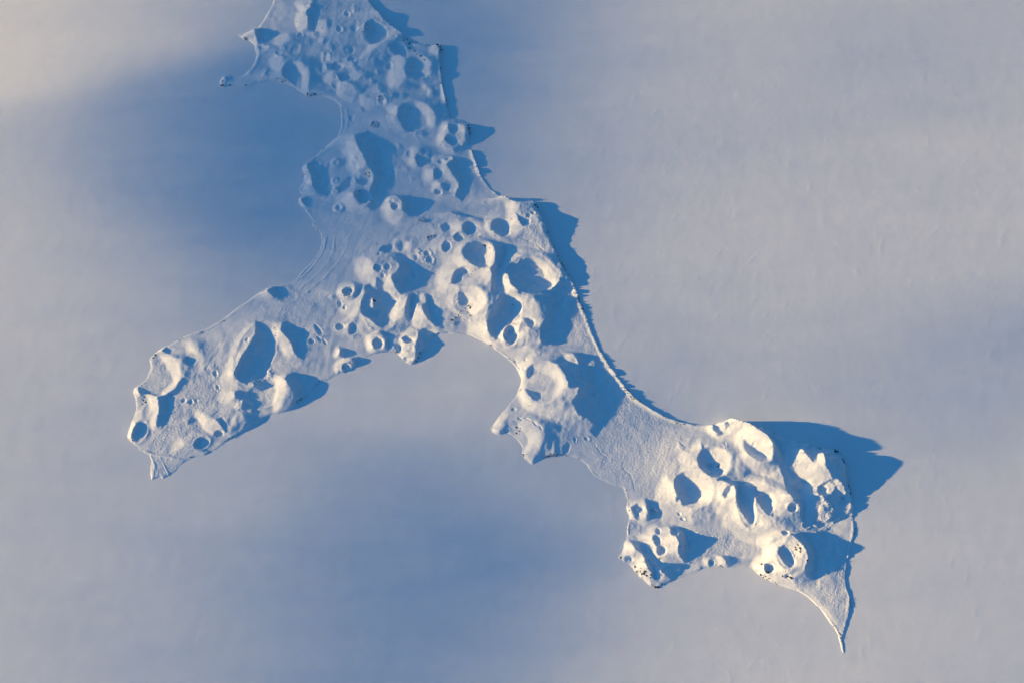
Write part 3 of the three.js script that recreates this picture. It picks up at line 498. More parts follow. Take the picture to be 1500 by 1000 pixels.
[-9,-28.6,-153.0,-20.5,-155.9,-6.2,-153.2,5.1,-148.8,5.1,-139.4,-2.0,-129.9,0.0,-120.1,7.1,-118.8,14.2,-126.2,28.5,-128.8,36.6,-121.5,46.7,-108.9,48.6,-97.8,58.6,-91.8,58.5,-84.7,52.4,-76.3,38.3,-71.7,26.2,-70.1,10.1,-72.3,-2.0,-85.2,-6.1,-102.8,-12.2,-103.1,-14.2,-94.9,-12.1,-73.9,-20.2,-67.5,-26.2,-62.8,-30.2,-69.2,-29.4,-91.1,-30.5,-108.6,-24.4,-118.5,-23.4,-132.6],
[0.08,-1.0,-129.7,8.2,-144.4,20.4,-140.6,30.5,-133.1,24.4,-127.8,14.2,-126.2,8.1,-118.7,0.0,-119.0],
[-9,50.3,-75.3,60.4,-80.5,70.7,-91.8,72.9,-104.0,78.0,-103.9,91.3,-85.4,90.1,-72.5,80.9,-63.8,79.7,-52.9,86.6,-42.1,89.3,-24.9,88.1,-12.1,83.8,5.0,65.8,7.1,43.9,7.1,42.0,-3.5,42.1,-17.9,50.2,-32.5,60.4,-48.3,54.5,-62.4,42.3,-71.5,38.3,-71.7],
[-0.1,26.2,-69.0,40.3,-72.6,50.4,-63.9,60.5,-52.7,54.3,-37.0,44.1,-22.1,44.2,-39.9,38.2,-52.1],
[0.5,28.5,-132.1,40.7,-134.5,56.8,-122.0,66.8,-111.0,72.9,-102.8,68.6,-91.4,60.4,-80.5,52.4,-75.9,58.5,-84.7,58.6,-90.6,47.6,-99.1,45.7,-110.0,36.6,-121.5],
[0.4,-10.1,-102.9,-5.1,-100.6,-2.0,-85.2,10.1,-72.3,22.2,-68.1,32.2,-63.5,38.2,-52.1,44.2,-39.9,42.1,-25.9,38.0,-19.3,30.0,-20.4,33.0,-26.9,26.0,-33.5,18.0,-37.2,14.0,-41.5,14.0,-54.4,4.0,-63.4,-10.1,-72.7,-12.1,-83.7,-13.2,-96.8],
[-9,-20.2,-67.5,-10.1,-71.6,4.0,-63.4,14.0,-54.4,14.0,-45.8,8.0,-38.6,-2.0,-29.6,-12.0,-19.2,-20.0,-6.9,-21.9,0.9,-29.9,-5.5,-36.0,-18.1,-38.1,-33.4,-34.1,-45.4,-28.1,-52.0,-26.2,-60.7],
[0.38,-20.0,-2.5,-14.0,-15.2,-4.0,-25.4,10.0,-31.6,20.0,-25.2,24.0,-15.6,22.0,-4.2,13.9,4.5,2.0,7.0,-12.0,4.1],
[-9,-11.0,-12.7,-4.0,-23.1,2.0,-20.1,4.0,-13.5,9.0,-6.0,6.0,4.0,-1.0,6.8,-9.0,2.7,-12.0,-3.9],
[-9,17.0,-32.9,24.0,-33.1,32.0,-27.0,31.0,-20.4,26.0,-16.8,22.0,-23.8],
[-9,45.6,-198.5,101.6,-198.5,111.9,-195.1,99.1,-175.8,86.4,-155.4,96.5,-144.2,104.4,-126.3,106.1,-110.7,111.9,-95.3,124.0,-88.7,125.8,-77.7,121.3,-60.3,113.0,-50.5,120.8,-36.4,124.5,-23.5,130.4,-14.9,136.0,0.0,145.5,19.1,135.5,21.2,120.3,-14.9,108.9,-47.2,103.2,-64.6,91.5,-93.1,73.2,-119.4,59.5,-156.9],
[0.15,93.2,-79.1,105.1,-55.9,116.6,-27.8,134.5,19.1,129.3,21.9,108.6,-33.5,98.9,-55.1],
[-9,-361.9,-77.3,-354.3,-84.9,-340.2,-86.1,-326.2,-84.5,-319.8,-75.3,-325.6,-68.0,-337.5,-64.1,-351.7,-67.6],
[-0.12,-303.4,-68.2,-296.2,-83.5,-279.8,-81.3,-263.2,-72.5,-254.6,-63.6,-257.9,-46.4,-269.4,-33.5,-286.4,-50.8],
[0.2,-237.3,-129.9,-218.4,-130.2,-209.4,-119.6,-204.9,-108.2,-202.8,-98.6,-202.4,-85.7,-217.1,-89.3,-227.8,-98.9,-234.4,-111.9],
[0.2,-183.1,-123.7,-171.0,-120.4,-166.8,-114.3,-172.6,-105.2,-180.5,-104.3,-184.5,-109.9,-181.8,-116.7],
[-9,-205.1,-116.7,-196.9,-116.4,-194.6,-109.8,-198.6,-104.8,-203.9,-108.2],
[-9,-188.8,-116.5,-183.8,-117.8,-182.6,-112.4,-186.5,-109.7],
[-9,-175.8,-137.2,-163.8,-140.0,-155.4,-129.7,-142.9,-118.8,-126.4,-112.1,-112.0,-107.2,-118.0,-98.9,-125.9,-87.9,-141.9,-81.3,-155.7,-77.3,-163.3,-70.4,-171.6,-78.0,-178.6,-97.0,-170.6,-105.4,-165.8,-114.4,-171.2,-125.1],
[-9,-200.6,-143.0,-193.1,-152.3,-178.6,-153.0,-178.1,-142.2,-188.1,-139.1],
[-9,-172.3,-151.3,-167.3,-158.7,-163.1,-155.3,-163.7,-143.8,-167.9,-142.2],
[0.15,-163.1,-155.3,-153.7,-154.4,-150.5,-146.1,-153.5,-142.0,-161.6,-142.6],
[0.3,-190.6,-98.3,-180.5,-100.6,-177.3,-90.1,-169.5,-75.7,-164.2,-69.2,-165.0,-60.5,-171.0,-56.6,-181.6,-68.4,-187.9,-78.8],
[-9,-201.8,-96.7,-192.6,-98.3,-190.0,-78.9,-196.1,-77.1,-201.3,-83.5],
[-9,-218.9,-84.7,-210.8,-88.7,-202.3,-81.3,-196.1,-77.1,-185.9,-76.7,-175.4,-65.6,-171.1,-61.0,-177.1,-51.1,-182.9,-40.8,-180.1,-24.9,-190.2,-19.4,-200.4,-24.0,-208.7,-32.5,-216.9,-36.6,-223.1,-42.9,-221.6,-57.7,-216.1,-70.7],
[0.35,-164.2,-69.2,-157.4,-70.0,-155.1,-61.4,-160.6,-47.5,-162.3,-35.0,-172.1,-30.5,-180.6,-36.1,-180.9,-42.8,-175.0,-50.9,-170.1,-61.0],
[0.4,-208.8,-64.4,-203.9,-64.8,-204.6,-56.3,-203.5,-52.1,-207.3,-47.4,-209.5,-53.7],
[0.25,-224.9,-80.7,-221.5,-75.6,-221.8,-62.1,-225.3,-48.9,-230.8,-36.2,-240.2,-23.2,-241.8,-10.9,-250.3,-19.7,-250.6,-27.9,-241.2,-37.2,-233.3,-48.9,-227.9,-62.2],
[0.3,-259.0,-76.0,-250.8,-83.3,-239.0,-88.1,-232.6,-81.2,-233.0,-72.0,-240.0,-67.8,-234.1,-64.6,-235.6,-53.7,-243.7,-44.3,-253.7,-42.1,-258.3,-55.1,-252.5,-63.2],
[-9,-250.5,-76.8,-244.7,-82.3,-237.5,-80.9,-236.3,-74.6,-242.0,-67.9,-249.1,-70.0],
[-9,-233.3,-90.3,-223.2,-87.6,-224.5,-73.7,-230.0,-64.4,-234.0,-68.0,-231.3,-76.8],
[0.3,-222.8,-32.6,-214.8,-34.6,-204.5,-26.1,-198.2,-17.6,-201.6,-8.2,-207.0,3.0,-209.0,12.3,-202.8,15.0,-211.2,13.7,-213.5,1.5,-218.2,-13.8,-224.0,-9.5,-226.1,-19.0],
[-9,-238.4,-23.5,-234.5,-28.6,-228.3,-25.4,-227.0,-16.9,-231.9,-10.1,-238.8,-10.8],
[-9,-256.7,-25.4,-250.6,-26.0,-247.2,-19.2,-252.2,-16.4],
[0.35,-211.2,6.2,-207.3,-1.5,-199.3,-5.4,-189.5,-4.8,-184.3,2.3,-187.0,10.9,-190.8,14.1,-202.8,15.0,-209.1,14.0],
[-9,-203.1,2.7,-198.3,-3.4,-192.3,-1.5,-189.0,7.0,-192.8,13.4,-200.7,12.6],
[-9,-194.1,-13.5,-184.0,-16.1,-174.1,-9.8,-175.7,5.0,-179.4,17.0,-183.3,13.7,-183.4,2.0,-188.5,-5.0],
[-9,-153.3,-62.1,-145.7,-74.1,-141.5,-69.5,-141.0,-53.7,-146.7,-35.4,-150.5,-30.6,-154.7,-42.3],
[-9,-127.4,-72.0,-121.4,-70.3,-115.1,-59.5,-108.8,-46.3,-96.2,-29.6,-98.1,-19.7,-110.2,-20.3,-122.4,-30.5,-130.4,-43.7,-132.7,-52.6,-126.0,-58.3],
[0.4,-139.9,-53.3,-134.7,-52.5,-128.3,-35.4,-118.4,-24.9,-110.2,-16.3,-114.2,-14.2,-128.1,-21.1,-140.1,-21.1,-146.4,-26.3,-141.6,-40.4],
[0.4,-132.6,-75.2,-128.2,-64.7,-127.0,-58.2,-136.0,-59.6,-137.2,-64.4],
[0.28,-119.5,-76.9,-101.3,-88.0,-80.9,-83.0,-80.4,-52.7,-96.9,-58.8,-109.0,-55.1,-117.3,-66.0],
[0.35,-161.9,-9.1,-150.2,-19.7,-140.0,-15.1,-135.7,-4.0,-139.0,10.3,-140.8,24.1,-154.7,23.8,-152.7,14.8,-161.3,6.6],
[-9,-160.7,-4.5,-153.6,-7.6,-145.2,-0.1,-149.0,5.2,-157.2,4.3],
[-9,-170.5,9.2,-165.6,5.3,-161.2,10.5,-162.1,18.3,-167.3,18.7],
[-9,-138.0,-16.8,-128.1,-19.1,-116.2,-14.2,-110.2,-8.5,-101.9,4.3,-111.7,14.9,-127.5,21.2,-140.8,24.1,-138.9,12.4,-134.6,-2.0],
[-9,-135.7,-8.1,-132.6,-17.7,-113.5,-9.4,-102.8,2.4,-111.0,17.1,-125.6,28.4,-140.3,35.1,-143.2,35.1,-139.0,24.2,-141.2,10.0],
[0.4,-168.2,17.8,-154.9,16.2,-141.2,10.0,-139.0,24.2,-144.3,36.1,-152.8,34.9,-161.5,26.9],
[-9,-157.2,25.4,-149.4,25.7,-149.5,30.4,-154.9,30.9],
[0.22,-388.5,-19.6,-380.8,-20.1,-379.3,5.0,-388.2,20.2,-394.6,33.8,-400.4,46.2,-401.3,56.7,-396.9,66.0,-400.5,75.1,-401.2,85.8,-408.3,95.4,-418.8,95.4,-422.1,85.8,-419.1,74.8,-423.9,63.8,-416.7,50.4,-412.0,34.7,-407.6,15.9,-398.1,-0.7],
[0.22,-407.7,6.8,-396.5,-13.8,-381.1,-24.7,-376.6,-18.2,-376.0,-7.1,-381.4,6.5,-388.4,18.9,-395.2,33.5,-400.7,46.6,-401.4,57.1,-395.6,67.7,-403.4,82.4],
[-9,-376.1,-31.3,-364.8,-26.2,-352.0,-12.2,-346.8,-2.4,-340.3,9.8,-341.8,20.9,-349.7,31.9,-347.0,38.9,-355.5,44.7,-353.9,53.6,-365.0,60.3,-373.1,64.7,-383.1,67.5,-393.6,63.6,-400.5,52.9,-396.7,42.4,-391.7,28.4,-384.8,16.0,-379.5,4.3,-374.9,-7.1,-374.5,-18.2],
[0.4,-353.5,-17.9,-346.6,-25.1,-338.1,-24.2,-339.2,-14.1,-330.1,-4.9,-321.2,7.7,-317.5,22.7,-322.3,25.8,-328.2,24.6,-334.7,14.3,-342.0,0.5,-349.7,-9.9],
[0.15,-328.2,24.6,-316.4,24.7,-307.4,35.8,-313.5,40.3,-323.9,34.5],
[-9,-337.4,-27.9,-326.0,-29.6,-319.1,-21.7,-306.2,-18.5,-296.0,-11.2,-298.6,2.1,-295.5,20.1,-301.4,29.1,-310.0,26.8,-316.7,18.1,-320.3,7.5,-327.9,-2.8,-336.8,-11.7],
[-9,-373.1,64.7,-358.8,58.1,-348.4,60.6,-341.1,67.2,-348.7,71.8,-361.9,75.8,-370.6,70.3],
[-9,-398.4,78.1,-384.8,77.1,-368.0,78.0,-364.9,91.4,-360.1,98.2,-361.7,108.7,-367.7,113.0,-371.4,119.5,-377.3,120.0,-388.3,109.5,-382.7,93.4,-396.6,89.0],
[0.5,-348.6,59.3,-335.0,57.2,-326.9,64.4,-324.6,76.5,-327.9,87.8,-332.1,97.5,-338.7,106.8,-341.8,104.9,-342.9,93.0,-339.0,78.8,-340.0,67.3],
[-9,-325.1,54.2,-317.2,49.2,-300.2,50.3,-279.0,52.5,-275.4,60.3,-268.3,61.9,-265.7,70.7,-273.5,84.0,-289.8,92.8,-306.1,101.5,-322.5,107.0,-328.6,110.2,-318.1,100.5,-312.3,87.9,-313.7,77.3,-320.1,71.2,-326.2,61.9],
[-9,-351.0,113.0,-346.1,113.5,-356.9,123.3,-375.1,132.0,-388.1,140.8,-398.3,145.9,-390.1,139.0,-374.8,128.4],
[0.4,-258.0,43.3,-254.1,32.6,-245.8,28.2,-233.1,31.3,-230.6,39.3,-234.3,46.5,-246.8,50.7,-253.5,50.0],
[-9,-245.3,37.6,-239.0,36.4,-236.6,42.0,-240.6,46.7,-245.7,47.0],
[-9,-232.5,27.2,-223.2,23.5,-199.9,27.2,-210.3,34.0,-227.0,39.6,-238.4,49.8,-229.6,40.2,-230.7,32.1],
[-9,-252.4,8.1,-244.8,12.5,-238.6,11.1,-234.1,16.7,-229.6,22.3,-241.8,26.8,-251.5,23.3,-249.6,15.9],
[0.4,-255.5,9.3,-252.3,9.4,-250.0,19.5,-258.1,25.7,-260.3,23.5,-255.9,18.9],
[-9,-291.4,-25.0,-285.0,-23.0,-277.9,-13.3,-275.5,-7.7,-282.2,-11.3,-287.7,-16.8],
[-9,-295.6,-1.4,-290.1,-0.9,-287.7,3.6,-293.2,4.4],
[0.45,-512.5,23.0,-501.6,23.3,-490.1,29.5,-480.7,33.3,-482.1,42.4,-481.6,48.0,-476.5,56.0,-480.3,65.6,-491.6,76.0,-503.6,81.9,-508.0,77.8,-497.4,72.9,-491.0,66.6,-489.2,58.2,-495.7,48.0,-501.7,41.0,-502.7,33.2],
[0.15,-482.1,42.4,-476.5,37.4,-471.1,42.5,-472.8,49.9,-480.2,48.0],
[-9,-510.4,15.5,-504.5,8.1,-492.9,12.3,-491.0,16.1,-499.5,20.2],
[-0.16,-453.9,9.2,-452.2,-7.8,-439.3,-13.5,-422.7,-11.3,-415.8,2.3,-418.4,23.1,-422.9,40.4,-432.5,38.7,-442.8,41.5,-445.6,29.2,-451.7,19.1],
[0.15,-487.4,0.7,-475.8,-3.5,-464.6,7.9,-452.8,20.7,-446.9,28.0,-448.3,38.7,-454.0,49.9,-456.8,48.5,-453.4,39.0,-453.6,31.3,-463.2,20.9,-474.2,11.1],
[-9,-477.5,29.9,-470.4,23.9,-458.9,30.0,-461.5,36.4,-469.2,38.5],
[-9,-476.4,57.3,-472.1,59.4,-474.2,67.5,-480.2,75.6,-486.1,88.6,-490.1,102.3,-494.0,115.9,-498.5,119.2,-505.4,120.1,-505.2,106.7,-508.6,86.7,-499.6,83.3,-486.4,74.7],
[-9,-506.8,94.0,-488.4,92.7,-488.8,102.3,-494.1,114.6,-498.0,129.5,-501.6,128.6,-507.6,130.3,-506.7,116.4,-504.8,105.3],
[0.4,-524.8,85.6,-511.8,85.4,-507.4,94.0,-504.8,105.3,-507.3,117.8,-507.6,129.1,-512.5,133.0,-518.3,128.1,-516.3,116.5,-515.6,104.3,-517.8,94.7],
[0.4,-526.4,84.0,-511.8,85.4,-507.6,92.6,-505.2,106.7,-507.7,120.4,-516.6,120.6,-515.6,111.1,-519.0,97.4],
[-9,-539.8,69.3,-528.2,73.5,-518.9,74.9,-506.3,80.6,-512.0,84.7,-524.3,80.4,-535.1,83.1,-538.3,77.6],
[0.3,-547.5,70.0,-540.3,70.7,-537.8,83.1,-542.8,85.8,-547.5,76.9],
[0.2,-542.3,108.5,-537.3,100.9,-534.3,114.8,-538.6,129.2,-541.4,140.0,-545.4,147.2,-549.2,144.2,-545.2,130.3],
[-9,-541.2,141.9,-537.4,131.6,-533.9,123.2,-524.5,125.4,-519.6,130.6,-521.8,140.1,-527.9,147.8,-531.5,152.3,-536.9,149.0,-541.8,146.3],
[0.42,-455.6,109.1,-446.4,109.1,-438.1,119.7,-423.2,122.9,-417.7,131.9,-424.2,139.2,-431.8,138.1,-438.7,131.6,-446.4,120.4],
[0.3,-405.3,140.1,-402.5,133.0,-397.9,123.7,-396.6,113.5,-391.0,108.7,-383.8,116.9,-380.7,124.9,-387.5,136.0,-397.5,142.5,-404.1,144.8],
[-0.16,-388.9,105.5,-372.4,102.4,-370.7,128.1,-382.7,134.3,-379.4,126.1,-383.8,116.9],
[-9,-422.4,120.0,-415.9,118.7,-406.8,127.7,-404.6,135.3,-406.7,141.2,-411.0,132.1,-417.9,126.7],
[0.35,-415.1,130.7,-409.5,134.8,-408.0,142.4,-412.1,143.4,-413.5,137.2],
[-9,-423.6,140.9,-419.3,137.0,-412.9,139.5,-414.8,144.5,-420.0,145.6],
[-9,-452.6,156.6,-446.4,147.7,-442.5,145.9,-430.6,150.5,-429.1,154.4,-437.4,164.9,-445.1,162.5],
[0.3,-485.4,167.7,-478.7,156.3,-473.0,148.3,-465.5,155.3,-471.8,161.7,-479.1,165.7],
[-9,-435.2,171.8,-431.1,167.2,-423.6,165.7,-425.2,167.8,-432.6,171.8],
[-9,-408.1,149.6,-395.0,142.4,-383.5,136.9,-371.0,128.8,-370.8,132.2,-385.9,139.6,-401.6,148.4],
[-9,-463.6,121.3,-456.3,115.9,-450.7,120.0,-454.2,125.4,-461.9,126.7],
[0.3,-10.4,-226.3,2.1,-223.8,8.3,-214.9,4.1,-205.4,8.2,-194.0,16.5,-179.8,8.2,-168.1,2.1,-163.6,-6.2,-163.1,-2.1,-176.4,-4.1,-190.0,-8.3,-194.4,-7.2,-209.4],
[0.12,-42.3,-182.9,-37.2,-191.2,-30.9,-190.6,-31.9,-179.7,-26.7,-168.3,-14.4,-159.5,-22.6,-156.7,-34.9,-162.9],
[-9,-31.9,-181.9,-26.8,-192.7,-18.6,-195.9,-8.3,-192.5,-3.1,-181.3,-3.1,-171.7,-12.3,-163.0,-22.6,-168.1,-30.9,-175.2],
[-9,5.2,-205.2,14.4,-195.7,26.8,-189.6,28.8,-181.7,16.5,-180.9,10.3,-190.3],
[-9,21.6,-199.6,26.8,-199.8,27.8,-194.8,22.7,-195.6],
[-9,-14.6,-230.9,6.3,-231.9,31.3,-233.0,54.2,-232.3,64.7,-233.5,88.7,-234.6,79.1,-223.8,68.6,-213.4,76.8,-206.5,93.3,-200.8,111.9,-195.1,99.1,-175.8,86.4,-155.4,96.5,-144.2,102.4,-130.8,71.3,-126.7,55.7,-171.2,42.3,-201.1,37.5,-221.5,29.2,-227.2,10.4,-222.9],
[0.2,-97.1,-193.1,-84.8,-194.5,-76.4,-187.3,-78.2,-174.9,-90.4,-165.6,-90.5,-176.9,-92.9,-187.0],
[0.25,-60.9,-190.1,-51.6,-188.0,-44.3,-180.5,-45.2,-170.6,-55.3,-162.2,-51.4,-172.6,-51.5,-180.3],
[-9,-106.1,-180.1,-99.2,-190.8,-91.8,-185.7,-93.7,-177.4,-100.7,-172.4],
[-9,-73.2,-182.3,-66.1,-190.4,-57.7,-187.5,-51.5,-179.2,-55.5,-170.2,-65.8,-167.3,-73.0,-173.1],
[-9,-86.2,-162.7,-79.1,-168.2,-72.9,-161.7,-77.9,-154.8,-85.1,-156.9],
[-9,-104.6,-149.2,-98.4,-156.9,-92.2,-152.5,-91.2,-146.5,-97.3,-138.5,-103.5,-141.6],
[-9,-91.3,-209.0,-72.6,-206.7,-51.8,-203.3,-39.3,-199.0,-43.4,-194.8,-39.2,-186.9,-47.6,-192.7,-62.1,-199.9,-76.6,-199.9,-91.2,-204.4],
[0.28,-108.5,-360.9,-99.8,-358.8,-101.4,-341.7,-104.5,-329.2,-97.0,-320.1,-90.7,-310.9,-101.3,-307.9,-112.0,-314.1,-119.7,-328.4,-116.7,-339.6,-109.1,-344.1],
[-9,-66.1,-363.2,-49.1,-363.2,-32.0,-356.0,-21.3,-351.1,-36.1,-339.1,-53.0,-328.3,-63.6,-324.7,-69.8,-318.3,-86.5,-310.1,-92.7,-315.6,-78.0,-319.7,-69.7,-329.6,-67.8,-344.5],
[0.33,-82.8,-358.0,-74.1,-347.7,-72.8,-334.9,-76.9,-325.2,-80.0,-320.9,-87.6,-335.1,-84.5,-341.7],
[-9,-99.8,-358.8,-84.9,-357.8,-83.5,-344.1,-90.9,-342.6,-97.3,-347.2],
[-9,-104.5,-331.2,-97.1,-339.3,-88.7,-337.0,-81.1,-320.7,-92.7,-320.6,-101.3,-326.0],
[-9,-59.3,-322.3,-53.0,-327.1,-48.7,-315.2,-40.0,-289.1,-29.4,-267.9,-23.0,-251.6,-14.6,-235.3,-20.9,-240.0,-35.6,-256.3,-48.3,-275.0,-57.0,-298.6,-62.4,-315.2],
[0.3,-66.6,-321.0,-62.4,-315.2,-56.8,-292.8,-48.3,-272.6,-35.6,-253.9,-20.9,-237.7,-12.5,-228.6,-22.9,-233.2,-39.7,-248.3,-52.4,-269.3,-61.1,-295.1],
[-9,-90.6,-301.6,-78.0,-302.2,-63.2,-295.1,-58.9,-288.0,-63.0,-273.9,-60.7,-262.2,-64.8,-248.3,-62.5,-236.7,-74.9,-226.3,-85.4,-234.3,-83.5,-243.6,-79.5,-255.1,-87.8,-264.8,-96.4,-278.9,-100.7,-285.9],
[0.22,-113.5,-294.9,-105.1,-297.0,-94.8,-301.1,-90.5,-296.2,-96.6,-290.1,-100.8,-284.1,-104.9,-285.7],
[0.22,-134.2,-277.3,-122.6,-278.5,-120.1,-264.2,-125.3,-257.9,-133.9,-265.5],
[-9,-119.5,-278.7,-111.2,-279.5,-105.6,-270.8,-110.7,-261.5,-119.1,-261.0],
[0.22,-107.1,-284.2,-98.5,-278.7,-94.1,-268.5,-83.6,-258.7,-80.4,-248.3,-87.6,-239.0,-91.7,-242.6,-89.7,-251.0,-96.0,-261.5,-106.6,-268.7],
[-9,-107.4,-254.7,-100.2,-257.1,-92.8,-250.8,-95.9,-242.3,-103.2,-244.7,-106.4,-248.8],
[0.22,-122.2,-257.8,-110.5,-254.5,-106.3,-244.5,-114.7,-246.9,-121.1,-247.9,-118.9,-239.0,-106.3,-236.3,-116.7,-234.3,-123.2,-245.9],
[-9,-117.9,-245.3,-110.5,-245.6,-106.3,-240.2,-111.6,-237.8],
[-9,-149.3,-297.5,-143.2,-304.8,-128.4,-298.5,-126.3,-292.4,-134.5,-285.1,-144.9,-284.6],
[-9,-140.2,-310.6,-136.2,-315.2,-130.8,-310.3,-134.7,-304.6],
[0.2,-158.6,-320.6,-145.6,-316.6,-149.4,-304.1,-149.1,-284.7,-157.7,-287.4],
[0.22,-263.5,-319.9,-251.3,-324.4,-238.2,-315.8,-228.9,-298.3,-224.1,-283.9,-228.0,-279.0,-240.5,-272.9,-253.7,-279.1,-256.3,-290.7,-250.0,-296.7,-261.0,-310.4],
[-9,-243.8,-337.1,-223.2,-347.6,-201.7,-340.4,-180.1,-330.8,-179.6,-314.1,-185.2,-290.4,-178.4,-276.3,-177.8,-255.2,-185.5,-238.5,-197.2,-219.2,-209.5,-209.0,-219.9,-214.9,-215.0,-227.8,-216.5,-241.4,-212.1,-256.2,-211.4,-269.7,-222.1,-284.3,-229.0,-300.8,-238.2,-315.8],
[-9,-315.0,-288.5,-299.0,-306.8,-292.3,-297.7,-280.6,-289.3,-278.9,-275.4,-278.4,-265.8,-275.7,-256.0,-272.7,-243.3,-280.7,-234.5,-293.6,-239.4,-304.5,-248.9,-306.4,-265.1,-312.4,-279.1],
[-9,-268.7,-245.8,-257.0,-260.2,-246.8,-269.0,-242.1,-261.2,-248.0,-252.0,-262.0,-240.4],
[0.28,-221.8,-277.1,-214.5,-271.4,-213.2,-260.4,-219.0,-250.9,-227.0,-245.7,-219.2,-257.5,-218.4,-266.2,-223.6,-272.2],
[-9,-237.7,-258.2,-231.8,-263.6,-221.5,-264.3,-221.3,-257.5,-229.1,-251.6],
[0.22,-270.1,-227.9,-251.4,-237.7,-241.2,-240.2,-240.7,-226.6,-230.2,-218.3,-217.9,-218.8,-222.0,-209.0,-246.9,-209.0,-259.4,-215.0],
[-9,-240.9,-233.5,-235.1,-242.8,-225.0,-245.9,-215.4,-239.0,-215.0,-227.8,-221.9,-218.5,-232.3,-220.5],
[0.28,-324.2,-286.7,-316.9,-283.9,-314.0,-269.9,-307.5,-265.1,-305.8,-253.6,-315.5,-254.2,-321.2,-270.3],
[-9,-321.1,-228.0,-314.1,-233.8,-295.6,-233.3,-288.1,-227.0,-293.0,-218.1,-309.2,-217.1,-318.7,-221.5],
[-9,-176.8,-232.8,-156.3,-235.5,-131.3,-233.2,-115.5,-227.4,-124.5,-211.3,-140.8,-199.9,-155.3,-199.9,-165.6,-207.1,-165.0,-218.9],
[0.33,-199.4,-219.8,-191.4,-230.8,-182.8,-229.8,-186.2,-216.4,-179.5,-204.3,-167.6,-208.7,-167.5,-196.7,-177.8,-188.4,-188.1,-196.0],
[0.3,-174.0,-219.2,-168.1,-221.8,-165.8,-213.8,-171.5,-205.5],
[-9,-182.0,-216.2,-177.1,-219.2,-173.3,-213.2,-177.5,-206.6,-181.3,-209.1],
[0.49,-437.6,-518.5,-418.1,-531.4,-409.9,-515.5,-405.4,-499.7,-404.7,-485.6,-411.9,-462.9,-421.8,-450.5,-424.0,-450.5,-414.7,-466.7,-409.6,-486.8,-410.1,-502.8,-417.2,-509.4,-430.1,-514.7],
[-9,-412.3,-532.6,-390.6,-535.1,-362.0,-534.4,-374.5,-523.6,-386.8,-510.8,-394.4,-503.5,-403.6,-504.8,-408.9,-515.8],
[-9,-405.4,-499.7,-398.8,-503.7,-395.9,-493.2,-402.6,-491.9],
[0.49,-396.2,-500.3,-387.8,-499.2,-391.6,-492.6,-398.1,-493.3],
[-9,-453.6,-444.9,-439.3,-448.0,-430.1,-445.5,-440.2,-435.5,-450.8,-437.3],
[0.45,-386.1,-476.0,-375.6,-483.0,-364.2,-475.2,-364.8,-456.4,-371.6,-455.3,-383.1,-463.2],
[0.45,-378.5,-518.5,-361.3,-523.6,-357.6,-508.5,-370.6,-502.1,-382.1,-505.8],
[-0.17,-296.5,-547.8,-284.1,-557.0,-282.4,-529.4,-291.2,-525.6,-299.1,-505.8,-314.3,-464.9,-313.1,-444.5,-318.7,-425.3,-321.3,-447.2,-331.0,-466.9,-347.0,-477.8,-338.7,-514.8,-330.7,-527.9,-308.5,-523.8],
[-9,-367.0,-454.3,-356.8,-466.2,-345.8,-463.8,-334.4,-449.7,-332.0,-431.1,-337.3,-422.7,-346.4,-432.6,-359.9,-442.2],
[0.57,-346.0,-468.5,-335.1,-466.2,-321.8,-454.8,-319.0,-440.6,-324.8,-428.3,-322.4,-413.3,-333.1,-419.2,-333.1,-431.2,-332.1,-449.1],
[-9,-326.1,-574.4,-307.0,-575.2,-308.2,-556.5,-313.8,-542.6,-315.5,-526.2,-326.5,-528.5,-326.1,-547.4,-331.0,-558.5],
[0.57,-350.1,-558.8,-340.9,-561.6,-327.1,-547.2,-326.5,-532.7,-341.6,-527.7,-348.7,-541.9],
[0.57,-353.9,-585.1,-327.3,-587.1,-323.7,-569.2,-332.0,-559.4,-340.9,-565.8],
[0.49,-313.8,-542.6,-298.4,-544.3,-295.5,-525.2,-310.8,-527.3],
[0.45,-304.8,-488.1,-288.5,-473.7,-271.1,-475.6,-258.0,-473.4,-255.1,-460.2,-270.4,-460.9,-292.1,-461.0,-298.3,-449.6],
[-9,-294.7,-466.4,-281.7,-470.8,-272.8,-463.8,-278.8,-455.7,-291.9,-456.0],
[0.45,-298.1,-444.9,-280.6,-450.1,-273.8,-438.6,-258.2,-428.4,-249.4,-421.5,-248.9,-405.4,-259.5,-400.8,-274.7,-409.6,-278.0,-430.0,-295.6,-435.5],
[0.45,-256.9,-450.2,-240.0,-454.1,-241.8,-440.3,-252.4,-439.3],
[0.49,-238.1,-409.0,-219.3,-417.8,-212.5,-410.0,-214.1,-396.9,-228.7,-387.4,-237.4,-396.1],
[-9,-261.6,-498.1,-255.1,-502.2,-250.2,-491.7,-258.8,-485.1],
[-9,-278.3,-447.7,-261.3,-448.4,-256.7,-439.5,-269.4,-434.2],
[-0.15,-248.1,-437.4,-226.8,-443.0,-215.8,-435.5,-208.9,-425.6,-225.7,-417.4,-243.4,-425.5],
[0.41,-228.7,-501.0,-213.3,-504.5,-200.8,-520.0,-188.2,-528.8,-185.5,-515.8,-198.3,-509.9,-211.2,-500.4,-228.3,-484.6,-231.7,-464.0,-242.3,-460.8,-245.0,-477.4],
[-9,-235.5,-540.7,-223.8,-548.4,-208.0,-535.8,-198.8,-527.0,-203.0,-517.8,-213.5,-507.4,-226.5,-502.8,-233.4,-515.1],
[-9,-198.1,-500.4,-185.2,-505.2,-171.9,-500.1,-166.4,-488.9,-169.0,-474.3,-178.2,-481.9,-189.1,-484.6,-195.8,-491.6],
[0.45,-191.3,-482.1,-178.2,-484.3,-170.9,-469.1,-175.0,-457.1,-168.1,-440.2,-178.5,-426.1,-193.8,-425.1,-196.4,-443.8,-192.6,-459.0],
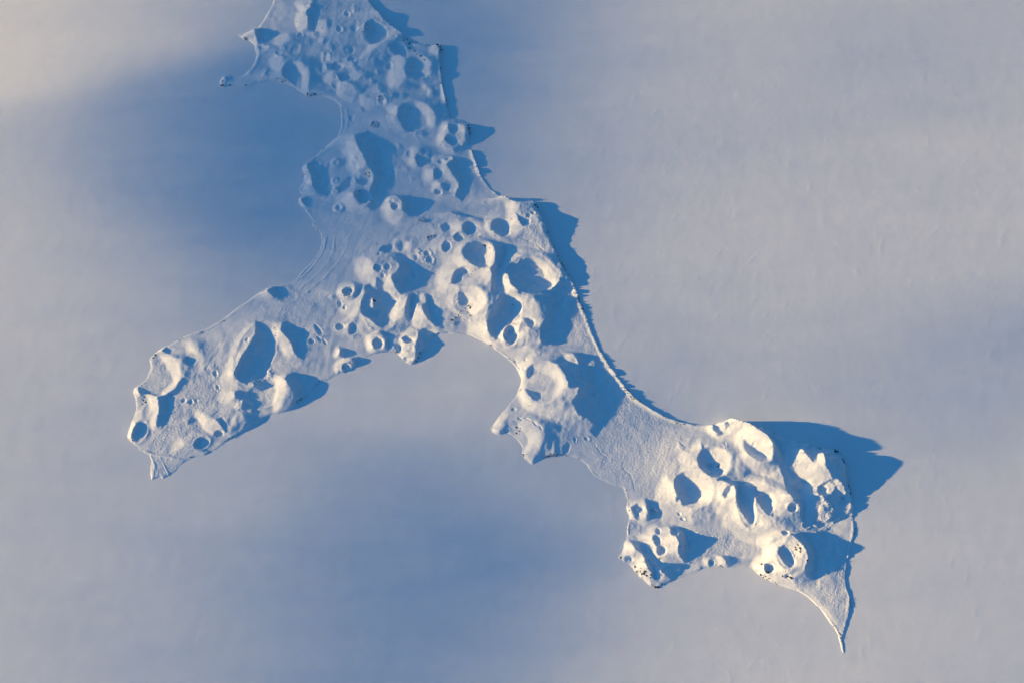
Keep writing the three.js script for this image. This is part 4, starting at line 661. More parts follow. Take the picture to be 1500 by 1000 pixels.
[-9,-168.4,-460.7,-156.0,-472.6,-142.9,-471.8,-139.2,-458.2,-144.5,-453.3,-137.9,-446.1,-140.0,-440.6,-157.2,-440.8,-168.1,-444.4],
[0.6,-151.7,-480.1,-138.6,-476.5,-128.8,-467.1,-131.6,-456.0,-129.4,-447.4,-135.7,-444.0,-142.3,-453.2,-138.2,-460.7,-142.9,-473.9],
[0.57,-132.9,-499.0,-124.2,-502.2,-117.5,-495.6,-119.6,-487.4,-128.2,-490.3],
[-9,-111.5,-507.1,-94.0,-508.4,-76.5,-509.1,-85.2,-500.8,-91.6,-494.4,-82.8,-486.8,-83.7,-471.7,-95.4,-456.7,-82.3,-451.7,-95.1,-439.2,-90.3,-412.0,-83.4,-375.3,-96.2,-374.1,-104.0,-401.0,-111.1,-435.5,-114.9,-465.4,-116.4,-485.1],
[-9,-232.7,-589.6,-203.9,-589.6,-199.0,-576.6,-178.8,-564.9,-152.3,-563.6,-165.1,-550.6,-173.6,-537.8,-144.9,-533.9,-138.1,-522.4,-120.3,-512.2,-137.7,-505.8,-155.3,-512.2,-170.9,-519.8,-188.3,-531.5,-208.6,-551.7,-225.6,-576.6],
[-9,-178.7,-368.7,-177.0,-383.1,-164.5,-390.5,-147.4,-386.4,-138.5,-371.9,-135.9,-358.6,-142.1,-349.3,-154.8,-345.3,-167.6,-345.9,-172.0,-356.8],
[0.57,-151.7,-394.8,-138.8,-392.2,-125.8,-380.5,-120.3,-367.0,-127.4,-351.0,-129.5,-358.7,-136.4,-376.4,-147.4,-388.5],
[-0.17,-155.1,-429.4,-140.0,-433.6,-131.2,-415.8,-118.2,-413.3,-113.8,-405.9,-130.7,-402.1,-145.4,-397.6,-154.8,-415.8],
[0.45,-148.6,-431.2,-137.9,-430.0,-126.9,-418.2,-131.1,-410.8,-139.9,-420.7],
[0.57,-114.2,-425.6,-110.1,-431.8,-103.1,-402.2,-106.1,-398.6,-111.7,-410.8],
[0.49,-269.0,-428.6,-255.7,-422.9,-247.1,-414.7,-250.9,-400.8,-261.6,-404.6,-268.1,-408.9],
[0.45,-235.9,-408.8,-217.1,-415.1,-204.1,-410.8,-181.4,-385.8,-178.9,-373.5,-185.3,-373.9,-203.5,-393.7,-224.4,-389.4,-237.4,-394.0],
[-0.15,-201.9,-408.4,-182.7,-413.3,-177.7,-399.2,-183.7,-388.9,-195.0,-396.1]];
// small hummocks and pits: x, z, rx, rz, turn, height
const KNOBS = [[-145.6,-103.3,5.0,3.9,-1.93,-2],
[-199.2,-136.6,3.1,2.5,-2.06,-1],
[-191.6,-100.3,3.5,3.1,-2.88,-1.5],
[-205.0,-41.0,3.7,2.9,-1.8,-1.5],
[-189.7,-34.5,3.5,3.0,-2.75,-1.5],
[-254.4,-57.3,4.9,3.9,-2.04,-2],
[-247.0,-50.8,3.6,3.0,-2.41,-1.5],
[-267.0,-68.2,3.6,3.0,-2.42,1.5],
[-149.4,-134.3,6.2,5.0,-2.13,2],
[-141.4,-141.1,5.1,3.9,-1.64,1.8],
[-135.1,-134.3,6.3,5.0,-2.02,2.2],
[-127.0,-138.8,4.7,4.2,-2.89,-2],
[-122.7,-128.8,6.3,4.9,-1.9,-2],
[-130.8,-126.5,3.6,3.1,-2.76,1.5],
[-120.7,-182.3,6.1,5.2,-2.35,1.5],
[119.0,83.4,5.7,4.9,-3.05,-2],
[105.4,58.4,11.3,9.8,-2.95,-1.5],
[89.4,149.6,3.5,2.8,-1.63,-1.5],
[105.9,148.6,3.4,2.9,-2.69,-1.5],
[115.3,114.0,3.5,2.8,-1.86,1.2],
[99.5,118.4,4.6,3.7,-2.01,1.5],
[93.7,112.6,3.4,2.9,0.0,1.2],
[-60.1,-29.8,2.4,2.0,-2.44,1],
[-203.1,-260.9,4.8,4.4,-2.87,1.5],
[-285.8,-288.1,3.7,3.3,-2.5,1],
[-299.3,-290.7,3.6,3.3,-2.78,-1],
[-219.2,-470.5,5.7,4.2,-1.85,1.5],
[-221.2,-435.5,5.3,4.4,-2.16,1.8],
[-213.2,-452.9,4.1,3.2,-1.99,1.2],
[-265.5,-559.6,5.4,4.6,-2.18,-1.5],
[-253.7,-568.7,7.4,5.2,-1.62,1.5],
[-275.6,-527.2,5.3,4.6,-2.3,-2],
[-307.5,-456.7,7.0,5.2,-1.86,1.5],
[-391.4,-448.0,5.7,4.1,-1.71,1.5],
[-389.6,-455.3,5.7,4.1,-1.75,1.5],
[-135.6,-423.2,5.7,4.1,-1.69,1.5],
[-126.9,-415.8,7.0,5.2,-1.86,1.5],
[-117.3,-423.2,3.8,3.4,-2.45,1.2],
[-146.4,-344.6,7.3,6.8,-2.99,1.8],
[-139.0,-340.3,5.5,4.1,-1.82,1.5],
[-152.7,-349.6,5.2,4.3,-2.18,-1.5],
[-237.4,-386.0,5.3,4.3,-2.17,1.2],
[-250.8,-371.8,5.5,4.1,-1.77,-1.2],
[-386.2,1.3,3.7,2.8,-1.69,-1.5],
[-425.0,71.0,3.5,2.8,-1.94,-1.5],
[-445.6,48.1,5.9,4.8,-2.22,1],
[-434.1,42.9,5.8,4.9,-2.59,1.5],
[-429.5,51.3,4.8,3.8,-1.76,-1.5],
[-390.4,98.8,6.8,5.8,-2.79,2],
[-383.0,92.7,5.8,4.7,-2.09,1.8],
[-359.2,36.6,6.0,4.7,-1.6,1.5],
[-351.3,51.3,6.0,4.7,-1.58,2],
[-365.3,63.8,4.6,3.9,-2.69,-1.5],
[341.0,160.1,3.4,2.8,-2.17,-1.5],
[301.2,162.8,3.4,2.8,-2.38,1.5],
[239.6,162.4,5.6,4.7,-2.34,1.5],
[245.7,170.0,4.5,3.8,-2.71,1.2],
[233.2,256.2,3.3,2.7,-2.39,-1.2],
[237.7,263.8,3.3,2.7,-2.95,-1.2],
[420.8,212.1,4.4,3.7,-3.04,1.5],
[438.8,241.8,5.5,4.5,-1.91,2],
[431.9,250.9,4.4,3.6,-2.23,1.5],
[441.3,259.9,5.5,4.5,-2.06,1.5],
[448.7,245.9,4.4,3.6,-1.99,-1.5],
[408.0,273.4,4.4,3.6,-2.42,-1.5],
[-302.7,-510.9,7.2,5.2,-1.75,1.8],
[-290.0,-498.2,8.7,6.2,-1.59,2],
[-295.5,-479.9,7.2,5.2,-1.59,-1.8],
[-315.2,-521.1,7.2,5.3,-1.86,1.5],
[-247.6,-456.3,8.6,6.2,-1.64,2],
[-253.8,-473.9,6.3,5.9,-2.76,-1.8],
[-233.4,-445.5,6.5,5.6,-2.31,1.6],
[-204.4,-480.5,8.3,6.5,-2.01,2],
[-195.1,-464.9,6.9,5.4,-2.0,-1.6],
[-208.9,-423.2,8.2,6.3,-1.96,1.8],
[-188.0,-410.8,6.6,5.5,-2.17,1.4],
[-203.7,-398.6,6.8,5.3,-1.99,-1.5],
[-284.8,-443.7,8.2,6.4,-2.0,2],
[-278.0,-430.0,6.7,5.5,-2.15,-1.6],
[-325.4,-508.0,6.5,5.8,-2.33,1.5],
[-339.3,-521.0,5.9,4.2,-1.61,-1.5],
[-365.7,-496.2,8.4,6.5,-1.99,1.8],
[-371.6,-486.1,5.3,4.5,-2.2,-1.4],
[-117.8,-395.7,7.0,5.1,-1.71,1.4],
[-171.8,-410.4,5.4,4.2,-1.99,1.2],
[-222.3,-329.9,6.8,5.0,-1.7,1],
[-174.5,-321.2,5.4,4.1,-1.93,1.2],
[-184.6,-304.6,6.3,5.4,-2.31,1],
[-161.7,-278.6,5.3,4.1,-1.88,0.8],
[-152.9,-264.6,5.3,4.0,-1.86,1]];
const BOULDERS = [["dark lava boulder on the boulder covered shore ridge","boulders on the shore ridge",179.2,339.0,18.7,7.5,-2.41,26,1.5],
["dark lava boulder at the foot of the boulder covered shore ridge","boulders at the ridge foot",197.8,356.6,13.1,2.8,2.88,12,1.6],
["dark lava boulder on the flank of the bright bay hill","boulders on the bright bay hill",-74.2,-37.6,22.7,9.4,2.43,34,1.2],
["dark lava boulder on the rim of the cone beside the snow spit","boulders on the cone rim",392.7,305.1,15.0,4.7,-2.18,14,1.5],
["dark lava boulder beside the small pit on the cone flank","boulders beside the flank pit",346.6,337.0,10.3,4.7,-2.27,12,1.4],
["dark lava boulder under the oval crater of the cone","boulders under the oval crater",375.9,342.7,7.5,5.6,0.0,9,1.4],
["dark lava boulder on the cliff top of the granular hill","boulders on the cliff top",462.2,166.5,11.6,3.0,-2.78,12,1.5],
["dark lava boulder along the shore of the small bay","boulders along the bay shore",-177.2,17.7,17.9,2.6,0.0,16,1.2],
["dark lava boulder on the shore corner of the lake facing crater","boulders on the arm corner",-519.4,19.1,11.2,3.1,2.44,14,1.1],
["dark lava boulder on the blunt end of the arm","boulders on the arm end",-532.9,87.5,8.8,16.4,3.3,14,1.1],
["dark lava boulder on the rim of the deep rocky crater","boulders on the deep crater rim",-34.7,-146.8,14.9,3.2,-2.36,10,1.2],
["dark lava boulder on the spit of the sun-facing shore","boulders on the sun-facing spit",-428.9,-429.3,25.9,2.5,3.1,14,1.5],
["dark lava boulder on the islet tip of the sun-facing spit","boulders on the islet tip",-457.8,-431.8,3.2,7.4,3.28,6,1.6],
["dark lava boulder on the rocky sun-facing point","boulders on the sun-facing point",-435.3,-519.1,6.6,3.8,0.0,6,1.4],
["dark lava boulder on the cliff edge of the shaded shore behind the headland knoll","boulders on the shaded cliff edge",-163.4,-503.2,18.4,4.8,-2.45,12,1.3],
["dark lava boulder under the headland knoll of the shaded shore","boulders under the headland knoll",-114.4,-496.9,4.4,7.6,3.14,9,1.6],
["dark lava boulder on the east face of the shore crater with two bowls","boulders on the shaded shore crater",-66.8,-345.9,2.1,12.0,3.14,12,1.5],
["dark lava boulder on the rim of the double bowled crater","boulders on the double bowl rim",-141.8,-475.4,10.0,2.4,-2.64,8,1.3],
["dark lava boulder round the shaded oval crater","boulders round the oval crater",-232.9,-534.3,2.2,11.4,3.36,8,1.2],
["dark lava boulder on the basin rim above the crisp cup crater","boulders on the basin rim",-221.5,-272.1,7.3,5.8,0.0,10,1.2],
["dark lava boulder on the sun-facing shore of the shaded basin","boulders on the basin shore",-320.6,-270.6,2.1,14.0,3.14,10,1.3],
["dark lava boulder on the sun-facing shore below the shaded basin","boulders below the basin",-322.7,-229.7,3.2,11.4,2.83,8,1.2],
["dark lava boulder on the shore of the horseshoe hill","boulders on the horseshoe shore",17.4,173.6,3.9,9.9,2.64,9,1.2],
["dark lava boulder on the inner wall of the horseshoe hill","boulders inside the horseshoe hill",11.6,135.5,9.7,8.1,0.0,9,1.1],
["dark lava boulder on the blunt tip of the horseshoe hill","boulders on the horseshoe tip",-25.3,139.5,7.8,3.0,-2.69,8,1.1],
["dark lava boulder on the bay shore beside the wide crater","boulders on the curved bay shore",6.9,48.1,6.0,12.5,2.82,12,1.0],
["dark lava boulder on the rim of the rocky cup crater","boulders on the rocky cup rim",-242.2,-75.1,9.1,8.7,0.0,14,1.2],
["dark lava boulder inside the rocky pit of the headland hill","boulders inside the headland pit",283.2,187.3,8.7,4.0,0.0,7,1.5],
["dark lava boulder on the corner bluff of the shaded shore","boulders on the corner bluff",38.4,-219.5,5.5,4.4,-2.21,9,1.5],
["dark lava boulder on the shore point of the headland","boulders on the headland point",148.6,318.1,5.6,4.7,-2.44,8,1.4],
["dark lava boulder on the summit of the long hollow hill","boulders on the long hollow hill",-348.3,-16.5,4.0,7.4,2.99,6,1.2],
["dark lava boulder on the small white peak","boulders on the small white peak",-203.5,-58.5,2.0,4.3,3.14,4,1.4],
["dark lava boulder beside the pit of the shore ring crater","boulders beside the ring crater",162.8,254.3,2.9,3.9,3.14,5,1.2]];
const RUINS = [["small square stone ruin in the shadow beside the ring crater",197.6,252.8,8.6,6.7,0.61],
["roofless stone ruin with two rooms on the shaded flat above the wide crater",-214.7,-357.9,10.7,8.5,0.35],
["small stone ruin on the hillock above the wide shaded crater",-206.5,-403.6,7.5,6.4,0.26],
["low rectangular ruin on the flat beside the isolated cone",-137.5,-192.8,9.3,5.2,0.26],
["low rectangular ruin below the ring mound on the flat",-123.4,-163.3,10.3,6.2,-0.35]];

// ------------------------------------------------------------------ height field of the land
const S = 0.85;
let x0 = 1e9, x1 = -1e9, z0 = 1e9, z1 = -1e9;
for (let i = 0; i < COAST.length; i += 2) { x0 = Math.min(x0, COAST[i]); x1 = Math.max(x1, COAST[i]); z0 = Math.min(z0, COAST[i + 1]); z1 = Math.max(z1, COAST[i + 1]); }
x0 -= 14; z0 -= 14; x1 += 110; z1 += 14; // room for the long shadows on the eastern ice
const NX = Math.ceil((x1 - x0) / S) + 1, NZ = Math.ceil((z1 - z0) / S) + 1, N = NX * NZ;
const coarse = (step, fn) => { // evaluate fn on every step-th node, bilinear between
  const cx = Math.ceil(NX / step) + 2, cz = Math.ceil(NZ / step) + 2, c = new Float32Array(cx * cz);
  for (let j = 0; j < cz; j++) for (let i = 0; i < cx; i++) c[j * cx + i] = fn(x0 + i * step * S, z0 + j * step * S);
  return (i, j) => { const u = i / step, v = j / step, a = u | 0, b = v | 0, f = u - a, g = v - b, k = b * cx + a; return (c[k] * (1 - f) + c[k + 1] * f) * (1 - g) + (c[k + cx] * (1 - f) + c[k + cx + 1] * f) * g; };
};
function shoreDistance(x, z) { // metres inland, negative on the lake
  let best = 1e12, inside = false; const n = COAST.length;
  for (let i = 0; i < n; i += 2) {
    const ax = COAST[i], az = COAST[i + 1], bx = COAST[(i + 2) % n], bz = COAST[(i + 3) % n];
    const dx = bx - ax, dz = bz - az, t = clamp(((x - ax) * dx + (z - az) * dz) / (dx * dx + dz * dz), 0, 1), ex = x - ax - t * dx, ez = z - az - t * dz, q = ex * ex + ez * ez;
    if (q < best) best = q;
    if ((az > z) !== (bz > z) && x < ax + (z - az) / (bz - az) * dx) inside = !inside;
  }
  return (inside ? 1 : -1) * Math.sqrt(best);
}
const sd = coarse(3, shoreDistance);
const warpX = coarse(4, (x, z) => 2.6 * n2(x, z, 26, 1) + 1.2 * n2(x, z, 11, 2)), warpZ = coarse(4, (x, z) => 2.6 * n2(x, z, 26, 3) + 1.2 * n2(x, z, 11, 4));
const MND = new Float32Array(N), BST = new Float32Array(N), CUT = new Float32Array(N), RDG = new Float32Array(N), GRN = new Float32Array(N);
const DET = new Float32Array(N), OWN = new Int16Array(N).fill(-1), PRT = new Int8Array(N);
const DW = new Float32Array(N * 2);
for (let j = 0; j < NZ; j++) for (let i = 0; i < NX; i++) { const k = j * NX + i; DW[2 * k] = warpX(i, j); DW[2 * k + 1] = warpZ(i, j); }
function overEllipse([cx, cz, rx, rz, a], reach, fn) {
  const R = Math.max(rx, rz) * reach + 5, c = Math.cos(a), s = Math.sin(a);
  const i0 = Math.max(0, Math.floor((cx - R - x0) / S)), i1 = Math.min(NX - 1, Math.ceil((cx + R - x0) / S)), j0 = Math.max(0, Math.floor((cz - R - z0) / S)), j1 = Math.min(NZ - 1, Math.ceil((cz + R - z0) / S));
  const wk = clamp(Math.min(rx, rz) / 18, 0.15, 1);
  for (let j = j0; j <= j1; j++) for (let i = i0; i <= i1; i++) {
    const k = j * NX + i, dx = x0 + i * S + DW[2 * k] * wk - cx, dz = z0 + j * S + DW[2 * k + 1] * wk - cz;
    const u = (dx * c + dz * s) / rx, v = (-dx * s + dz * c) / rz, r = Math.sqrt(u * u + v * v);
    if (r < reach) fn(k, r);
  }
}
HILLS.forEach(([, , , mounds, craters], id) => {
  for (const m of mounds) overEllipse(m, 1, (k, r) => {
    const t = clamp((r - m[6]) / (1 - m[6]), 0, 1), f = 1 - (0.55 * t * t * (3 - 2 * t) + 0.45 * (t < 0.12 ? t * t / 0.24 : (t - 0.06)) / 0.94), v = m[5] * Math.max(0, f);
    MND[k] += v * v * v; if (Math.max(m[2], m[3]) < 13 && m[5] < 5) DET[k] += 0.6 * v; if (v > BST[k]) { BST[k] = v; if (v > 0.7) { OWN[k] = id; } }
  });
});
HILLS.forEach(([, , , , craters], id) => {
  craters.forEach((b, n) => overEllipse(b, 1.8, (k, r) => {
    const q = clamp((r - b[7]) / (1 - b[7]), 0, 1), soft = sstep(1.0, 0.9, r);
    if (r < 1) CUT[k] += b[5] * (1 - q * q) * (0.6 + 0.4 * soft);
    CUT[k] -= b[6] * Math.exp(-Math.pow((r - 1.02) / 0.2, 2)) * 0.9;
    if (Math.max(b[2], b[3]) < 8.5) { if (r < 1) DET[k] -= 0.5 * b[5] * (1 - q * q); DET[k] += 0.22 * b[6] * Math.exp(-Math.pow((r - 1.05) / 0.3, 2)) * (0.6 + 1.2 * n2(b[0] * 3 + DW[2 * k] * 3, b[1] * 3 + DW[2 * k + 1] * 3, 2.2, 44)); }
    if (r < 1.0) { OWN[k] = id; PRT[k] = n + 1; }
  }));
});
function overLine(pts, w, fn) {
  let a0 = 1e9, a1 = -1e9, b0 = 1e9, b1 = -1e9;
  for (let i = 0; i < pts.length; i += 2) { a0 = Math.min(a0, pts[i]); a1 = Math.max(a1, pts[i]); b0 = Math.min(b0, pts[i + 1]); b1 = Math.max(b1, pts[i + 1]); }
  const i0 = Math.max(0, Math.floor((a0 - w - 3 - x0) / S)), i1 = Math.min(NX - 1, Math.ceil((a1 + w + 3 - x0) / S)), j0 = Math.max(0, Math.floor((b0 - w - 3 - z0) / S)), j1 = Math.min(NZ - 1, Math.ceil((b1 + w + 3 - z0) / S));
  for (let j = j0; j <= j1; j++) for (let i = i0; i <= i1; i++) {
    const k = j * NX + i, x = x0 + i * S + 0.6 * DW[2 * k], z = z0 + j * S + 0.6 * DW[2 * k + 1]; let best = 1e9;
    for (let q = 0; q + 3 < pts.length; q += 2) { const dx = pts[q + 2] - pts[q], dz = pts[q + 3] - pts[q + 1], t = clamp(((x - pts[q]) * dx + (z - pts[q + 1]) * dz) / (dx * dx + dz * dz), 0, 1); best = Math.min(best, Math.hypot(x - pts[q] - t * dx, z - pts[q + 1] - t * dz)); }
    if (best < w) fn(k, best / w, x, z);
  }
}
for (const [w, h, ...pts] of BANKS) overLine(pts, w, (k, t, x, z) => { const v = h * (1 - t * t) * (1 - 0.5 * t * t) * (0.85 + 0.35 * n2(x, z, 7, 9) + 0.25 * n2(x, z, 3, 10)); if (v > RDG[k]) RDG[k] = v; if (h < 1.3 && w < 3) DET[k] = Math.max(DET[k], 0.45 * v * (0.7 + 1.3 * n2(x, z, 14, 47))); else if (h === 1.6 || h === 3.6 || h === 4) DET[k] = Math.max(DET[k], (h < 2 ? 0.12 : 0.13) * h * (1 - t * t) * (1 - t * t) * (0.9 + 0.7 * n2(x, z, 9, 48))); });
for (const [x, z, rx, rz, a, h] of KNOBS) overEllipse([x, z, rx, rz, a], 1.6, (k, r) => { const w = r * (1 + 0.5 * n2(x0 + (k % NX) * S, z0 + ((k / NX) | 0) * S, 4, 71)); DET[k] += h * Math.exp(-1.6 * w * w) * (h < 0 ? 1 : 1 - 0.35 * Math.exp(-7 * w * w)) - (h < 0 ? 0.35 * h * Math.exp(-Math.pow((w - 1.25) / 0.35, 2)) : 0); });
const CRK = new Float32Array(N);
for (const [w, h, ...pts] of CRACKS) overLine(pts, w + 0.8, (k, t) => { CRK[k] = Math.max(CRK[k], h * (1 - t * t)); });
for (const g of ROUGH) overEllipse(g, 1.15, (k, r) => { GRN[k] = Math.max(GRN[k], g[5] * sstep(1.15, 0.7, r)); });
const Hf = new Float32Array(N), SD = new Float32Array(N);
// first the survey's plain shapes on every second node, then relaxed until slopes and hidden ground agree with the field notes
const gx = Math.floor((NX - 1) / 2) + 1, gz = Math.floor((NZ - 1) / 2) + 1, GN = gx * gz, GS = 2 * S, TAN = Math.tan(SUN_EL);
const HID = new Float32Array(GN), G = new Float32Array(GN), G0 = new Float32Array(GN), LAB = new Float32Array(GN).fill(99), FIX = new Uint8Array(GN), MIN = new Float32Array(GN);
for (let j = 0; j < gz; j++) for (let i = 0; i < gx; i++) {
  const k = j * gx + i, f = 2 * j * NX + 2 * i, x = x0 + i * GS, z = z0 + j * GS, d = sd(2 * i, 2 * j) + 1.1 * n2(x, z, 13, 5) + 0.7 * n2(x, z, 4.5, 6);
  if (d < -0.8) { FIX[k] = 1; continue; }
  const hill = Math.cbrt(MND[f]), lim = sstep(-1.5, 3 + hill * 0.42, d), sh = (1.15 + 1.1 * n2(x, z, 34, 45) + 0.5 * n2(x, z, 12, 46)) * sstep(-1, 4.5, d) + Math.min(d, 40) * 0.03;
  MIN[k] = Math.max(0.35 * sstep(-0.5, 2, d), 0.6 * sh); const rd = RDG[f] * sstep(-2.6, 0.2, d);
  G0[k] = Math.max(MIN[k], Math.cbrt(Math.pow(Math.max(0, sh + lim * (hill - CUT[f])), 3) + Math.pow(rd + (rd > 0.3 ? 1.2 : 0), 3)));
  G[k] = G0[k];
}
for (const [v, ...p] of TILTS) { // paint the notes, later ones over earlier ones
  let b0 = 1e9, b1 = -1e9; for (let q = 1; q < p.length; q += 2) { b0 = Math.min(b0, p[q]); b1 = Math.max(b1, p[q]); }
  for (let j = Math.max(0, Math.ceil((b0 - z0) / GS)); j <= Math.min(gz - 1, (b1 - z0) / GS); j++) {
    const z = z0 + j * GS + 1e-4, xs = [];
    for (let q = 0; q < p.length; q += 2) { const r = (q + 2) % p.length, az = p[q + 1], bz = p[r + 1]; if ((az > z) !== (bz > z)) xs.push(p[q] + (z - az) / (bz - az) * (p[r] - p[q])); }
    xs.sort((a, b) => a - b);
    for (let q = 0; q + 1 < xs.length; q += 2) for (let i = Math.max(0, Math.ceil((xs[q] - x0) / GS)); i <= Math.min(gx - 1, (xs[q + 1] - x0) / GS); i++) LAB[j * gx + i] = v;
  }
}
{
  const mA = new Int32Array(GN).fill(-1), mB = new Int32Array(GN).fill(-1), edge = new Float32Array(GN);
  for (let j = 0; j < gz; j++) for (let i = 1; i < gx; i++) if (LAB[j * gx + i] === -9 && LAB[j * gx + i - 1] !== -9) {
    let e = i; while (e < gx - 1 && LAB[j * gx + e] === -9) e++;
    const a = j * gx + i - 1, b = j * gx + e;
    if (!FIX[a]) { mA[a] = b; mB[b] = a; }
    for (let q = i; q < e; q++) edge[j * gx + q] = Math.min(q - i + 1, e - q) * GS;
    i = e;
  }
  // soften the notes where they meet, so that one slope runs into the next
  let SL = new Float32Array(GN), CF = new Float32Array(GN);
  for (let k = 0; k < GN; k++) if (LAB[k] !== -9) { CF[k] = LAB[k] === 99 ? 0.35 : 1; SL[k] = CF[k] * (LAB[k] === 99 ? (-0.045 - 0.085 * sstep(-130, -230, z0 + ((k / gx) | 0) * GS)) * (1 - 0.8 * clamp(GRN[2 * ((k / gx) | 0) * NX + 2 * (k % gx)], 0, 1)) : LAB[k] > 0 ? LAB[k] * 1.15 : LAB[k]); }
  for (let pass = 0; pass < 3; pass++) for (const st of [1, gx]) { const a = new Float32Array(GN), b = new Float32Array(GN); for (let k = 2 * gx; k < GN - 2 * gx; k++) { a[k] = 0.5 * SL[k] + 0.25 * (SL[k - st] + SL[k + st]); b[k] = 0.5 * CF[k] + 0.25 * (CF[k - st] + CF[k + st]); } SL = a; CF = b; }
  for (let k = 0; k < GN; k++) if (edge[k] > 0 && !FIX[k]) { const x = x0 + (k % gx) * GS, z = z0 + ((k / gx) | 0) * GS; HID[k] = sstep(3, 16, edge[k]) * (1.5 * n2(x, z, 17, 61) + 0.9 * n2(x, z, 8, 62) - 0.2); } // hummocks on ground out of the sun
  const CAP = new Float32Array(GN), FLO = new Float32Array(GN), wx = new Float32Array(GN), tx = new Float32Array(GN), wz = new Float32Array(GN), tz = new Float32Array(GN);
  for (let k = 0; k < GN - gx; k++) {
    const a = LAB[k], b = LAB[k + 1], p = G0[k + 1] - G0[k];
    if (a === -9 || b === -9) { wx[k] = 0.22; tx[k] = p; }
    else { const c = CF[k] + CF[k + 1]; wx[k] = 2.4 - 1.9 * clamp((c / 2 - 0.35) / 0.65, 0, 1); tx[k] = GS * (SL[k] + SL[k + 1]) / Math.max(c, 1e-3) + (a === 99 && b === 99 ? clamp(0.06 * p, -0.05 * GS, 0.03 * GS) : 0); }
    wz[k] = LAB[k] === -9 ? 0.14 : 0.09; tz[k] = (LAB[k] === -9 ? 0.9 : 0.55) * (G0[k + gx] - G0[k]);
  }
  const ITER = 450, om = 1.55;
  for (let it = 0; it < ITER; it++) {
    if (it % 3 === 0) {
      CAP.fill(1e9); FLO.fill(-1e9);
      for (let j = 0; j < gz; j++) {
        let ray = -1e9, src = -1;
        for (let i = 0; i < gx; i++) {
          const k = j * gx + i; ray -= TAN * GS;
          if (LAB[k] === -9) { const m = 0.08 + Math.min(edge[k] * 0.10, 2.2); if (!FIX[k] && G[k] > ray - m && src >= 0) CAP[k] = ray - m; }
          else if (G[k] < ray - 0.05 && src >= 0) { const v = ray - G[k]; if (!FIX[k]) { FLO[k] = ray; v > 0 && (CAP[src] = Math.min(CAP[src], G[src] - 0.4 * v)); } else CAP[src] = Math.min(CAP[src], G[src] - v); }
          if (G[k] > ray) { ray = G[k]; src = k; }
        }
      }
    }
    for (let j = 1; j < gz - 1; j++) for (let i = 1; i < gx - 1; i++) {
      const k = j * gx + i; if (FIX[k]) continue;
      let W = 0.004, s = 0.004 * G0[k], w;
      w = wx[k]; W += w; s += w * (G[k + 1] - tx[k]); w = wx[k - 1]; W += w; s += w * (G[k - 1] + tx[k - 1]);
      w = wz[k]; W += w; s += w * (G[k + gx] - tz[k]); w = wz[k - gx]; W += w; s += w * (G[k - gx] + tz[k - gx]);
      if (mA[k] >= 0) { const b = mA[k]; W += 0.8; s += 0.8 * (G[b] + (b - k) * GS * TAN); }
      if (mB[k] >= 0) { const a = mB[k]; W += 0.5; s += 0.5 * (G[a] - (k - a) * GS * TAN); }
      if (CAP[k] < 1e8) { W += 1.2; s += 1.2 * CAP[k]; }
      if (FLO[k] > -1e8) { W += 0.4; s += 0.4 * FLO[k]; }
      G[k] = Math.max(MIN[k], G[k] + om * (s / W - G[k]));
    }
  }
}
{ // part of the survey's crisp rims and bowls, laid back over the relaxed ground
  let B = Float32Array.from(G0);
  for (let pass = 0; pass < 14; pass++) for (const st of [1, gx]) { const a = new Float32Array(GN); for (let k = gx; k < GN - gx; k++) a[k] = 0.5 * B[k] + 0.25 * (B[k - st] + B[k + st]); B = a; }
  for (let k = 0; k < GN; k++) if (!FIX[k]) G[k] = Math.max(MIN[k], G[k] + 0.25 * (G0[k] - B[k]) + HID[k]);
}
const macro = (i, j) => { // soft blend of the solved nodes
  const u = i / 2, v = j / 2, a = clamp(u | 0, 1, gx - 3), b = clamp(v | 0, 1, gz - 3), f = u - a, g = v - b; let s = 0;
  const w = t => { const t2 = t * t, t3 = t2 * t; const m = u => { u = Math.abs(u); return u < 1 ? (7 * u * u * u - 12 * u * u + 16 / 3) / 6 : u < 2 ? (-7 / 3 * u * u * u + 12 * u * u - 20 * u + 32 / 3) / 6 : 0; }; return [m(t + 1), m(t), m(1 - t), m(2 - t)]; };
  const p = w(f), q = w(g);
  for (let y = 0; y < 4; y++) for (let x = 0; x < 4; x++) s += p[x] * q[y] * G[(b + y - 1) * gx + a + x - 1];
  return s;
};
for (let j = 0; j < NZ; j++) for (let i = 0; i < NX; i++) {
  const k = j * NX + i, x = x0 + i * S, z = z0 + j * S; let d = sd(i, j);
  if (d < -14) { Hf[k] = -3; SD[k] = d; continue; }
  d += 1.1 * n2(x, z, 13, 5) + 0.7 * n2(x, z, 4.5, 6); SD[k] = d;
  const m = macro(i, j);
  const drift = (0.16 + 0.012 * m) * n2(x + z * 0.3, z * 0.45, 6.5, 12) + 0.4 * n2(x, z, 19, 16) + 0.22 * n2(x * 0.7 + z * 0.5, z - x * 0.4, 9, 17)
    + (1 - GRN[k] * 0.7) * sstep(1.5, 6, m) * (0.65 * (0.3 - Math.abs(n2(x + 4 * n2(x, z, 12, 51), z, 13, 52))) + 0.4 * (0.3 - Math.abs(n2(x, z + 3 * n2(x, z, 7, 53), 6, 54))));
  const fine = (0.08 + 0.13 * GRN[k]) * (0.5 * n2(x, z, 3.0, 13) + 1.3 * n2(x, z, 1.95, 14)) + (0.07 + 0.34 * GRN[k]) * (rnd() - 0.5);
  let h = m - 2.2 * sstep(1.5, -2.5, d);
  h += (drift + fine) * sstep(-1, 3, d) + DET[k] - CRK[k];
  Hf[k] = h;
}
